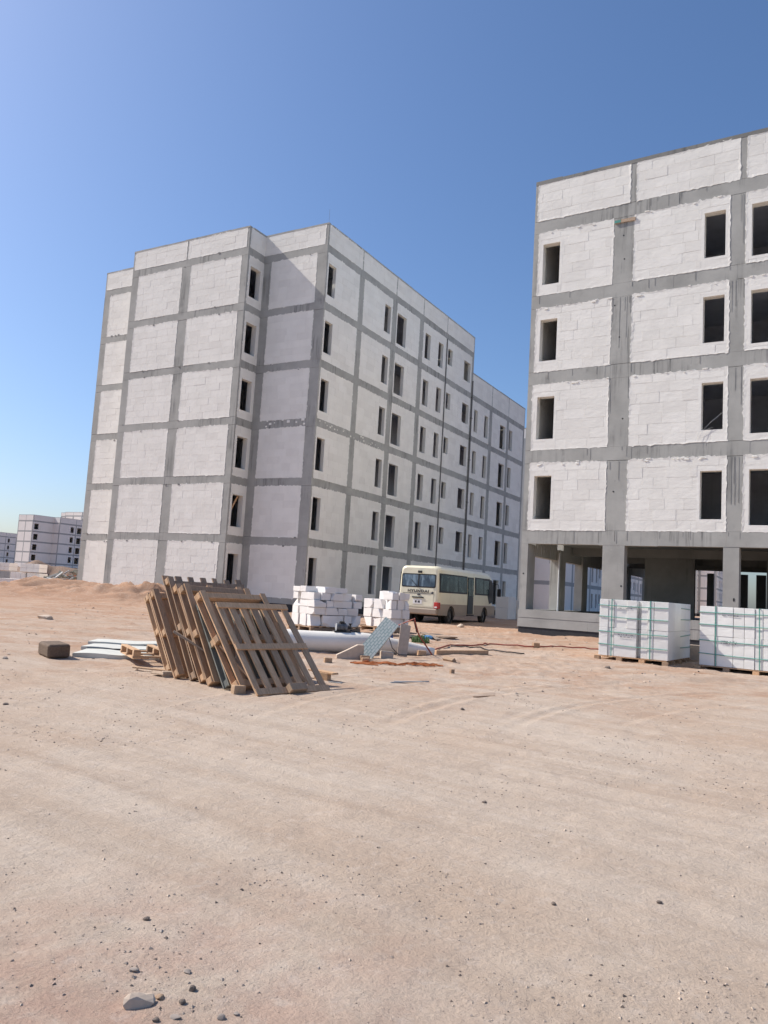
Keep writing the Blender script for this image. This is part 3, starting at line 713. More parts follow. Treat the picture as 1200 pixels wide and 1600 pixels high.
for k, (px, py, ph, rt, L_, lab) in enumerate(((-1.72, 11.15, .7, .5, .7, 'short loose board caught between the two front pallets'), (-1.98, 11.35, 1.1, -.4, .9, 'longer loose board wedged inside the leaning pile behind the second pallet'), (-2.3, 11.7, .5, .9, .8, 'loose slat lying slanted deep inside the leaning pile'))):
    mb = MB(); mb.cbox((0, 0, 0), (.10, L_, .03), .004); o = mb.build('timber_board', M['wood_l'] if k == 0 else M['wood_g'], None, label=lab, cat='timber'); o.matrix_world = lean(px, py, ph, rt, dz=.12 + .1 * k)
# flat broken pallet under the pile on the left
mm = Matrix.Translation((-3.95, 12.95, hz(-3.9, 13) + .03)) @ Matrix.Rotation(.5, 4, 'Z')
pallet('broken pallet lying flat on the ground, poking out left of the leaning pile', mm @ Matrix.Translation((0, 0, .11)), M['wood_l'], W=1.0, L=1.1, missing=(('d', 2), ('d', 4)), group=None)
def stick(name, label, p0, p1, w, h, mt, cat='timber', roll=0., z=0., group=None, end=0.):
    a = Vector((*p0, 0)); b = Vector((*p1, 0)); a.z = hz(*p0) + z; b.z = hz(*p1) + z + end
    L = (b - a).length; x = (b - a).normalized(); y = Vector((0, 0, 1)).cross(x).normalized(); zz = x.cross(y)
    mm = Matrix.Identity(4)
    for i in range(3): mm[i][0], mm[i][1], mm[i][2], mm[i][3] = x[i], y[i], zz[i], a[i]
    mm = mm @ Matrix.Rotation(roll, 4, 'X')
    mb = MB(); mb.cbox((0, -w / 2, -.01), (L, w / 2, h - .01), min(.006, h * .2))
    o = mb.build(name, mt, None, label=label, cat=cat, group=group); o.matrix_world = mm; return o
stick('timber_offcut', 'small grey timber offcut lying at the left foot of the leaning pallets', (-3.2, 12.0), (-2.85, 12.15), .14, .09, M['wood_g'])
stick('timber_board', 'thin pale board lying flat under the lower left of the pallet pile', (-3.8, 12.55), (-3.0, 12.3), .10, .025, M['wood_l'], z=.04)
stick('timber_board', 'short grey board propped among the feet of the leftmost pallets', (-3.35, 12.2), (-3.1, 12.0), .2, .03, M['wood_g'], z=.03)
stick('timber_offcut', 'pale yellow wood block at the foot behind the front pallet', (-1.92, 10.85), (-1.78, 10.95), .12, .12, M['wood_l'])
stick('timber_board', 'wedge shaped plank lying right behind the front pallet on a wood block', (-1.05, 13.1), (-.62, 12.75), .14, .03, M['wood'], z=.12)
stick('timber_offcut', 'dark wood block under the wedge shaped plank right of the pallets', (-.95, 12.95), (-.72, 12.8), .1, .13, M['wood_d'])

# ------------------------------------------------------------------ heavy timber block and white sheets
mb = MB(); mb.cbox((-.20, 0, 0), (.17, .62, .23), .03)
o = mb.build('timber_block', M['beam'], None, label='big dark squared timber block lying at the left end of the white sheets', cat='timber'); o.location = (-5.30, 13.35, hz(-5.4, 13.5) + .0); o.rotation_euler = (R(1), R(-2), R(38)); bevel(o, .02)
r = empty('white_sheet_stack', (-5.25, 13.75, hz(-5, 14)), R(6), label='stack of long white plastic sheets lying flat left of the pallets', cat='sheet stack')
random.seed(8)
for k, (y0, y1, h) in enumerate(((0.0, .95, .05), (1.0, 1.9, .08), (1.95, 2.7, .11))):
    mb = MB(); nseg = 26
    for i in range(nseg):
        x0 = -.12 * k + i * 3.2 / nseg; x1 = -.12 * k + (i + 1) * 3.2 / nseg
        f = lambda x, y: h + .009 * math.sin(x * 5 + k) + .008 * math.sin(y * 9 + x * 2)
        V = []
        for (x, yy) in ((x0, y0), (x1, y0), (x1, y1), (x0, y1)): V.append((x, yy + .03 * math.sin(x * 7), 0.0 - .06)); V.append((x, yy + .03 * math.sin(x * 7), f(x, yy)))
        mb.add(V, [(1, 3, 5, 7), (0, 2, 3, 1), (4, 6, 7, 5)] + ([(0, 1, 7, 6)] if i == 0 else []) + ([(2, 4, 5, 3)] if i == nseg - 1 else []))
    mb.build('sheet', M['sheet_g'], r)
for y in (.97, 1.93):
    mb = MB(); mb.tube([(0, y, .05), (1.2, y + .03, .07), (3, y, .08)], .02, 6); mb.build('strap', M['black'], r)

# ------------------------------------------------------------------ white roll, machine and clutter
pts = []; rs = []
for i in range(30):
    t = i / 29; pts.append((-2.9 + 4.2 * t, 16.75 + .95 * t + .03 * math.sin(t * 9), 0)); rs.append(.225 * (1 - .62 * max(0, (t - .62) / .38) ** 1.3) * (1 + .012 * math.sin(t * 13)))
mb = MB(); P2 = [(x, y, .26 + rr * .9) for (x, y, _), rr in zip(pts, rs)]; mb.tube(P2, rs, 22)
for i, v in enumerate(mb.v): pass
o = mb.build('plastic_roll', M['sheet'], None, smooth=True, label='long white plastic roll lying on the dirt behind the pallets, thinner to the right', cat='roll')
r = empty('water_pump', (-.78, 17.25, hz(-.78, 17.2) + .42), .25, label='small dark motor pump sitting on the long white roll', cat='pump')
mb = MB(); mb.cbox((-.17, -.12, 0), (.2, .12, .03), .005); mb.build('base_plate', M['black'], r)
mb = MB(); mb.tube([(-.12, 0, .11), (.12, 0, .11)], .085, 14); mb.build('motor', M['tar'], r)
mb = MB()
for k in range(7): mb.tube([(-.10 + k * .03, 0, .11), (-.09 + k * .03, 0, .11)], .097, 14)
mb.build('cooling_fin', M['chassis'], r, kind='stuff')
mb = MB(); mb.cbox((-.05, -.05, .19), (.06, .05, .24), .01); mb.build('terminal_box', M['chassis'], r)
mb = MB(); mb.tube([(.12, 0, .11), (.2, 0, .11), (.2, 0, .2)], .045, 10); mb.build('outlet', M['chassis'], r)
mb = MB(); mb.tube([(.2, 0, .05), (.32, -.05, .03), (.5, -.12, -.02), (.62, -.2, -.12)], .014, 6); mb.build('cable', M['black'], r)
# wedge of concrete, leaning panel, slab, hollow block
x, y = -.78, 15.95; mb = MB(); mb.prism([(0, 0), (.55, 0), (.55, .30), (.42, .30), (.18, .17), (0, .08)], 0, .16)
o = mb.build('concrete_wedge', M['stone_p'], None, fix=True, label='pale broken concrete piece with sloping top left of the leaning green panel', cat='concrete piece'); o.location = (x, y, hz(x, y) - .01); o.rotation_euler.z = .15; bevel(o, .01)
r = empty('insulation_panel', mat=Matrix.Translation((-.37, 16.35, hz(-.3, 16.4))) @ Matrix.Rotation(.30, 4, 'Z') @ Matrix.Rotation(-R(52), 4, 'Y'), label='pale green patterned insulation panel leaning diagonally against the clutter', cat='panel')
mb = MB(); mb.box((0, 0, .001), (1.12, .34, .052)); o = mb.build('core', M['wood_g'], r)
mb = MB(); mb.box((0, -.001, .053), (1.12, .341, .058)); o = mb.build('printed_face', M['foil'], r)
# lean it so the printed face looks to the camera
r.matrix_world = Matrix.Identity(4)
def frame(o, ex, ey, ez=None):
    ex = Vector(ex).normalized(); ey = Vector(ey); ey = (ey - ex * ey.dot(ex)).normalized(); ez = ex.cross(ey); mm = Matrix.Identity(4)
    for i in range(3): mm[i][0], mm[i][1], mm[i][2], mm[i][3] = ex[i], ey[i], ez[i], o[i]
    return mm
r.matrix_world = frame((-.40, 16.30, hz(-.3, 16.3) + .02), (.56, .50, .72), (-.85, .18, .40)) @ Matrix.Translation((0, -.30, 0))
x, y = .46, 17.0; mb = MB(); mb.box((0, 0, 0), (.22, .03, .74)); mb.v = [(a + c_ * .10, b, c_ * (1 if a < .1 else .93)) for a, b, c_ in mb.v]
o = mb.build('concrete_slab', M['stone_p'], None, label='thin grey slab standing nearly upright right of the leaning panel', cat='slab'); o.location = (x, y, hz(x, y) - .02); o.rotation_euler = (R(-14), 0, .1); bevel(o, .006)
r = empty('hollow_block', (.0, 17.5, hz(.1, 17.5)), .08, label='grey hollow concrete block with two cores behind the green panel', cat='hollow block')
mb = MB()
for bx in (((0, 0, 0), (.04, .2, .24)), ((.2, 0, 0), (.24, .2, .24)), ((.40, 0, 0), (.44, .2, .24)), ((.04, 0, .2), (.40, .2, .24)), ((.04, 0, 0), (.40, .2, .04)), ((.04, .17, .04), (.40, .2, .20)), ((.04, 0, .11), (.4, .19, .13))): mb.box(*[tuple(c_ for c_ in q_) for q_ in bx])
mb.build('shell', M['brick'], r)
mb = MB(); mb.tube([(.12, .1, .24), (.12, .1, .42)], [.12, .10], 12); o = mb.build('bucket', M['blue'], None, label='dark blue bucket on the hollow block behind the green panel', cat='bucket'); o.location = (.14, 17.5, hz(.1, 17.5) + .005)
o = stick('timber_board', 'dark plank resting on top of the hollow block', (.05, 17.62), (.75, 17.72), .1, .06, M['wood_g'], z=.36)
def rock(name, label, x, y, s, mt, sq=(1, 1, .7), seed=0, group=None, cat='rock', cuts=2):
    rr = random.Random(seed); bm = bmesh.new(); bmesh.ops.create_icosphere(bm, subdivisions=cuts, radius=1)
    dirs = [Vector((rr.gauss(0, 1), rr.gauss(0, 1), rr.gauss(0, 1))).normalized() for _ in range(9)]; th = [rr.uniform(.55, .9) for _ in dirs]
    for v in bm.verts:
        p = v.co.copy()
        for d_, t_ in zip(dirs, th):
            q_ = p.dot(d_)
            if q_ > t_: p -= d_ * (q_ - t_)
        v.co = Vector((p.x * sq[0], p.y * sq[1], p.z * sq[2])) * s
    me = bpy.data.meshes.new(name); bm.to_mesh(me); bm.free(); me.materials.append(mt)
    o = bpy.data.objects.new(name, me); col.objects.link(o); o.location = (x, y, hz(x, y) + s * sq[2] * .35); o.rotation_euler = (0, 0, rr.uniform(0, 6)); return tag(o, label=label, cat=cat, group=group)
mb = MB(); mb.cbox((-.12, -.09, 0), (.14, .09, .16), .015); mb.v = [(a + .04 * c_, b, c_ * (1 - .3 * a)) for a, b, c_ in mb.v]
o = mb.build('concrete_chunk', M['stone_p'], None, label='small pale concrete cube in front of the hollow block', cat='concrete piece'); o.location = (.22, 16.5, hz(.2, 16.5) - .01); o.rotation_euler.z = .2
r = empty('pipe_trestle', (0, 0, 0), label='bent rusty red rods propped over the grey slab beside the roll', cat='metal frame')
g = hz(.9, 17.6)
mb = MB(); mb.tube([(.33, 17.6, g + .55), (.82, 17.2, g + .80)], .014, 6); mb.build('rod', M['rust'], r)
mb = MB(); mb.tube([(.80, 17.2, g + .80), (.92, 17.3, g + .45), (1.25, 17.5, g + .02)], .016, 6); mb.build('rod', M['rust'], r)
mb = MB(); mb.tube([(.79, 17.22, g + .80), (.88, 17.3, g + .5)], .018, 6); mb.build('rod', M['black'], r)
mb = MB(); mb.tube([(.22, 17.2, g + .5), (.35, 17.0, g + .15), (.5, 16.95, g + .02), (1.0, 17.0, g + .02)], .010, 6); mb.build('rod', M['black'], r)
stick('timber_offcut', 'small orange wood block under the foot of the rusty rods', (.92, 17.35), (1.1, 17.4), .1, .12, M['wood'])
stick('timber_beam', 'long brown timber beam lying flat on the dirt right of the roll', (1.36, 18.0), (2.62, 18.55), .12, .11, M['wood'])
stick('timber_offcut', 'short pale wood block tipped over in front of the long brown beam', (1.48, 16.75), (1.66, 16.45), .09, .09, M['wood_l'], roll=.6)
stick('timber_offcut', 'tiny dark offcut standing on the dirt nearest in front of the tipped block', (1.40, 14.65), (1.47, 14.7), .06, .09, M['wood_d'])
stick('timber_offcut', 'small square wood block on the dirt left of the concrete wedge', (-.98, 15.25), (-.84, 15.3), .09, .10, M['wood'])
stick('timber_offcut', 'brown wood block in front of the foot of the green panel', (-.30, 15.95), (-.12, 16.0), .1, .10, M['wood'])
stick('timber_offcut', 'lower brown wood block on the orange mesh in front of the green panel', (-.26, 15.6), (-.12, 15.62), .1, .09, M['wood_d'])
stick('timber_offcut', 'lone wood block by the hose in front of the right building', (4.25, 21.4), (4.42, 21.45), .12, .14, M['wood'])
stick('thin_stick', 'thin dark stick lying in the open dirt right of centre', (1.5, 11.95), (1.85, 12.1), .03, .02, M['wood_d'], cat='stick')
stick('flat_bar', 'thin grey metal strips lying on the dirt below the green panel', (.27, 13.0), (.92, 13.3), .03, .015, M['tar'], cat='metal strip', z=.01)
stick('flat_bar', 'second grey strip crossing beside the first on the dirt, slightly shorter', (.33, 13.1), (.80, 13.16), .03, .012, M['tar'], cat='metal strip', z=.02)
stick('flat_bar', 'short thin strip beside the wedge shaped plank right of the pallets', (-.72, 12.65), (-.5, 12.55), .03, .012, M['tar'], cat='metal strip', z=.01)
stick('timber_board', 'broken grey board lying across the small dirt ridge near the bus shadow', (1.35, 22.9), (1.75, 22.1), .15, .03, M['wood_g'], z=.04)
stick('timber_board', 'pale board beside the blue bag near the right loose block pile', (1.25, 23.4), (1.5, 22.4), .12, .03, M['aac_pile'], z=.04)
mb = MB(); rr = random.Random(5)
for k in range(40):
    x = -.5 + rr.random() * 1.6; y = 15.45 + x * .25 + rr.uniform(-.12, .12); L = rr.uniform(.12, .4); a = rr.uniform(-.3, .6)
    z = hz(x, y) + .012; mb.tube([(x, y, z), (x + L * math.cos(a) * .5, y + L * math.sin(a) * .5, z + rr.uniform(0, .03)), (x + L * math.cos(a), y + L * math.sin(a), z)], .012, 5)
mb.build('mesh_scrap', M['orange'], None, label='torn scraps of orange plastic mesh lying in front of the green panel', cat='plastic mesh')
def hose(label, pts, r_, mt, name='hose'):
    P = []
    for i in range(len(pts) - 1):
        for k in range(6):
            t = k / 6; x = pts[i][0] * (1 - t) + pts[i + 1][0] * t; y = pts[i][1] * (1 - t) + pts[i + 1][1] * t; P.append((x, y, hz(x, y) + r_ + .01))
    mb = MB(); mb.tube(P, r_, 6); return mb.build(name, mt, None, smooth=True, label=label, cat='hose')
hose('reddish hose snaking across the dirt towards the right building', [(1.3, 18.6), (1.9, 20.2), (2.6, 20.6), (3.1, 21.6), (4.2, 21.3), (5.2, 22.2), (6.2, 22.2), (7.2, 21.8)], .02, M['rust'])
hose('thin black cable lying on the dirt behind the long brown beam', [(1.9, 20.0), (2.6, 19.7), (3.2, 19.3), (3.7, 19.2)], .016, M['black'], 'cable')
# plant and bags by the roll
mb = MB(); rr = random.Random(2)
for k in range(170):
    a = rr.uniform(0, 6.28); rad = rr.random() ** .6 * .24; x, y = 1.17 + rad * math.cos(a), 20.9 + rad * math.sin(a); h = rr.uniform(.06, .24) * (1.2 - rad * 2.2); lx, ly = rr.uniform(-.06, .06), rr.uniform(-.06, .06); z = hz(x, y); w = .012
    mb.add([(x - w, y, z), (x + w, y, z), (x + lx + w * .4, y + ly, z + h), (x + lx - w, y + ly + .01, z + h * .9)], [(0, 1, 2, 3)])
mb.build('weed', M['leaf'], None, label='small green weed tuft growing at the right end of the roll', cat='plant')
rock('blue_bag', 'crumpled light blue bag lying beside the green weed', 1.42, 22.2, .17, M['bluebag'], (1.3, .9, .6), 3, cat='bag')
rock('grey_sack', 'dark grey rag lying behind the blue bag', 1.75, 23.4, .2, M['chassis'], (1.6, .9, .25), 5, cat='rag')
rock('grey_sack', 'dark cloth scrap between the weed and the right loose block pile', 1.0, 22.3, .22, M['chassis'], (1.4, .9, .35), 6, cat='rag')
rock('grey_sack', 'brownish flattened sack right of the blue bag', 2.0, 22.6, .2, M['wood_d'], (1.8, .8, .22), 8, cat='rag')

# ------------------------------------------------------------------ loose block piles
def loose_pile(cx, cy, ang, lab, nE, nF, rows, wE, wF, heights, seed, drop, end_lab):
    """corner (cx,cy) nearest the camera; E runs to the right/away, F to the left/away"""
    rr = random.Random(seed); E_ = Vector((math.cos(ang), math.sin(ang), 0)); F_ = Vector((-math.sin(ang), math.cos(ang), 0))
    base = hz(cx, cy) + .16; z = base
    ordn = ['first', 'second', 'third', 'fourth', 'fifth', 'sixth']
    mm = Matrix.Identity(4)
    for i in range(3): mm[i][0], mm[i][1] = E_[i], F_[i]
    mm[0][3], mm[1][3], mm[2][3] = cx - .05 * E_.x, cy - .05 * E_.y, base - .002
    pallet('low pallet under the ' + lab, mm @ Matrix.Rotation(math.pi, 4, 'X') @ Matrix.Translation((-.02, -1.25, 0)) if False else mm, M['wood_d'], W=nE * wE + .1, L=nF * wF + .1, skids=False, blocks=False, group=None)
    mmk = mm @ Matrix.Translation((0, 0, -.13))
    for iy in range(3):
        mb = MB(); mb.cbox((0, iy * (nF * wF) / 2, 0), (nE * wE + .1, iy * (nF * wF) / 2 + .1, .105), .005)
        o = mb.build('timber_bearer', M['wood_d'], None, label='%s dark timber bearer counted from the front under the %s' % (ordn[iy], lab), cat='timber'); o.matrix_world = mmk
    for rw in range(rows):
        h = heights[rw]; x = 0; k = 0
        while x < nE * wE - .08:
            w = wE * rr.choice([1, 1, .62, .8, 1.1]); w = min(w, nE * wE - x + .05)
            for f in range(nF):
                if (rw, k, f) in drop or (rw == rows - 1 and rr.random() < .3): continue
                hh = h * (rr.uniform(.96, 1.02) if rw < rows - 1 else rr.uniform(.8, 1.05))
                g_ = .012; bm = bmesh.new(); bmesh.ops.create_cube(bm, size=1)
                for v in bm.verts: v.co = Vector((v.co.x * (w - g_), v.co.y * (wF - g_), v.co.z * (hh - .006)))
                # broken corners on some
                for q_ in range(rr.choice([1, 2, 3])):
                    c_ = Vector((rr.choice([-1, 1]) * (w - g_) / 2, rr.choice([-1, -1, 1]) * (wF - g_) / 2, rr.choice([-1, 1]) * hh / 2)); n2 = (c_.normalized() + Vector((rr.uniform(-.6, .6), rr.uniform(-.6, .6), rr.uniform(-.6, .6)))).normalized()
                    cut = c_ - n2 * rr.choice([.02, .04, .08, .13])
                    bmesh.ops.bisect_plane(bm, geom=bm.verts[:] + bm.edges[:] + bm.faces[:], plane_co=cut, plane_no=n2, clear_outer=True)
                    ed = [e for e in bm.edges if e.is_boundary]
                    if ed: bmesh.ops.contextual_create(bm, geom=ed)
                bmesh.ops.bevel(bm, geom=bm.edges[:], offset=.006, segments=1, affect='EDGES')
                bmesh.ops.recalc_face_normals(bm, faces=bm.faces[:])
                me = bpy.data.meshes.new('aerated_block'); bm.to_mesh(me); bm.free(); me.materials.append(M['aac_pile'])
                o = bpy.data.objects.new('aerated_block', me); col.objects.link(o)
                p = Vector((cx, cy, 0)) + E_ * (x + w / 2 + rr.uniform(-.02, .02)) + F_ * (wF * (f + .5) + rr.uniform(-.06, .02)); p.z = z + hh / 2
                o.location = p; o.rotation_euler = (0, 0, ang + rr.uniform(-.11, .11))
                tag(o, '%s course, %s block along, %s of the %s' % (ordn[rw], ordn[min(k, 5)], ['front', 'middle', 'back'][min(f, 2)], lab), 'block', 'loose blocks in the ' + lab)
            x += w; k += 1
        z += h
loose_pile(-1.83, 22.3, .62, 'left loose block pile', 4, 3, 5, .40, .42, [.34, .215, .20, .215, .18], 12, {(4, 0, 0), (4, 2, 1), (3, 3, 2), (4, 3, 0), (4, 3, 1)}, '')
loose_pile(.42, 24.6, .70, 'right loose block pile', 2, 3, 4, .36, .46, [.30, .28, .30, .27], 5, {(3, 1, 2), (3, 0, 2)}, '')

# ------------------------------------------------------------------ strapped block packs
def block_pack(label, ax, ay, bx, by, depth, cols_, h=1.36, z0=None, marks=True, straps_x=(.30, 1.22), seed=1, lower=None, hidden_strap=False):
    a = Vector((ax, ay, 0)); b = Vector((bx, by, 0)); W = (b - a).length; ang = math.atan2(by - ay, bx - ax); rr = random.Random(seed)
    zg = hz((ax + bx) / 2, (ay + by) / 2); z0 = zg + .13 if z0 is None else z0
    r_ = empty('block_pack', (ax, ay, z0), ang, label=label, cat='block pack')
    hl = h / 2
    for ly in range(2):
        for ci_, (x0, x1, rec) in enumerate((lower if (lower and ly == 0) else cols_)):
            for dk in range(2):
                y0 = rec + dk * depth / 2 if dk == 0 else depth / 2
                o1 = rr.uniform(-.006, .006)
                mb = MB(); mb.cbox((x0 + .002, y0 + o1 + .002, ly * hl + .002), (x1 - .002, (depth / 2 if dk == 0 else depth) - .002, (ly + 1) * hl - .002), .005)
                mb.build('block', M['aac_new'], r_)
    for sx in straps_x:
        mb = MB(); t = .006; s2 = .022; lx = rr.uniform(-.02, .02)
        for q_ in (((sx, -.014, -.0), (sx + s2, -.008, h + .012)), ((sx, -.014, h + .004), (sx + s2, depth + .01, h + .010)), ((sx, depth + .006, 0), (sx + s2, depth + .012, h + .01))): mb.box(*q_)
        mb.v = [(x + (z / h) * lx, y, z) for x, y, z in mb.v]
        mb.build('strap', M['strap'], r_)
    for k, sz in enumerate((.90, .70, .42, .20) if True else ()):
        mb = MB(); dz0, dz1 = rr.uniform(-.02, .02), rr.uniform(-.03, .02); z = sz * h; t = .012
        P = [(-.012, -.012, z + dz0), (W * .45, -.012, z + (dz0 + dz1) / 2 - .01), (W + .012, -.012, z + dz1), (W + .012, depth + .012, z + dz0 * .5), (-.012, depth + .012, z), (-.012, -.012, z + dz0)]
        for p_, q_ in zip(P[:-1], P[1:]):
            mb.tube([p_, q_], .009, 4)
        mb.build('strap', M['strap'], r_)
    if marks:
        for (mx, mz) in marks:
            mb = MB(); x = 0
            for ln in range(2):
                x = .0
                while x < .34:
                    w_ = rr.choice([.012, .02, .008]); mb.box((mx + x, -.006 - .0115, mz - ln * .05), (mx + x + w_, -.0105, mz - ln * .05 + rr.uniform(.008, .018)))
                    x += w_ + rr.choice([.008, .012, .04])
            mb.build('printed_mark', M['ink'], r_, kind='stuff')
    # pallet below
    mm = Matrix.LocRotScale(Vector((ax, ay, z0 - .003)), Matrix.Rotation(ang, 3, 'Z'), None) @ Matrix.Translation((-.10, -.02, 0))
    rp = empty('wooden_pallet', mat=mm, label='flat pallet under the ' + label, cat='pallet')
    for i in range(5):
        y = i * (depth - .06) / 4; mb = MB(); mb.box((0, y, -.022), (W + .1, y + .1, -.001), jit=.003); mb.build('deck_board', M['wood'], rp)
    for ix in range(4):
        x = ix * (W - .0) / 3
        for iy in range(3):
            y = iy * (depth - .06) / 2; mb = MB(); mb.cbox((x, y, -.125), (x + .14, y + .1, -.024), .006); mb.build('block', M['wood_d'] if ix % 2 else M['wood'], rp)
    return r_
cf = [(0, .215, .0), (.215, .355, .012), (.36, .665, .01), (.67, .905, 0.), (.905, 1.01, .16), (1.01, 1.16, .02), (1.165, 1.30, .0), (1.305, 1.64, 0.)]
block_pack('strapped white block pack nearest the middle, shaded on its right side', 5.44, 19.3, 6.78, 18.40, 1.22, cf, h=1.36, z0=.40, marks=[(.45, 1.20), (.47, .52)], lower=[(0, .215, 0), (.215, .355, .012), (.36, .905, 0), (.905, 1.01, .16), (1.01, 1.16, .02), (1.165, 1.30, 0), (1.305, 1.64, 0)])
E2 = Vector((1.34, -.90, 0)).normalized(); Fv = Vector((-E2.y, E2.x, 0))
o2 = Vector((5.44, 19.3, 0)) + Fv * 1.28 + E2 * .02
block_pack('white block pack standing directly behind the nearest strapped pack', o2.x, o2.y, o2.x + E2.x * 1.6, o2.y + E2.y * 1.6, 1.05, [(0, .5, 0), (.505, 1.05, 0), (1.055, 1.6, .01)], h=1.36, z0=.40, marks=None, seed=4)
E3 = Vector((1.04, -1.15 * .62, 0)).normalized(); E3 = Vector((8.62 - 7.58, 17.35 - 18.5, 0)).normalized()
E3 = Vector((.78, -.62, 0)).normalized()
block_pack('strapped white block pack cut by the right edge, slanting shadow', 7.58, 18.5, 7.58 + E3.x * 1.9, 18.5 + E3.y * 1.9, 1.2,
           [(0, .34, 0), (.345, .74, 0), (.745, .98, 0), (.985, 1.20, 0), (1.205, 1.38, .01), (1.385, 1.9, 0)], h=1.37, z0=.36, marks=[(.5, 1.22), (.48, .58)], straps_x=(.36, 1.30), seed=7)
stick('aerated_block', 'single white block standing on end between the two strapped packs', (8.02, 20.6), (8.12, 20.5), .2, .36, M['aac_new'], cat='block')
stick('cardboard_box', 'small brown carton between the two strapped packs', (8.22, 20.75), (8.5, 20.5), .3, .42, M['stone_p'], cat='box')
stick('timber_board', 'broken pallet board lying in the shade between the strapped packs', (7.7, 20.3), (8.5, 20.0), .12, .05, M['wood_d'])

# packs by the wall beyond the bus
r0 = None
for k, (x, y, h, w, lab) in enumerate(((8.35, 50.6, 1.45, 1.2, 'tall grey wrapped block pack against the wall just beyond the front of the bus'), (9.35, 52.2, 1.3, 1.3, 'wrapped block pack next to the far corner, right of the taller one beyond the bus'))):
    r0 = empty('block_pack', (x, y, .34), .97, label=lab, cat='block pack')
    for j in range(2):
        for i in range(4):
            mb = MB(); mb.cbox((i * w / 4 + .004, -.01 * (i % 2), j * h / 2), ((i + 1) * w / 4 - .004, .9, (j + 1) * h / 2 - .006), .008); mb.build('block', M['farw'], r0)

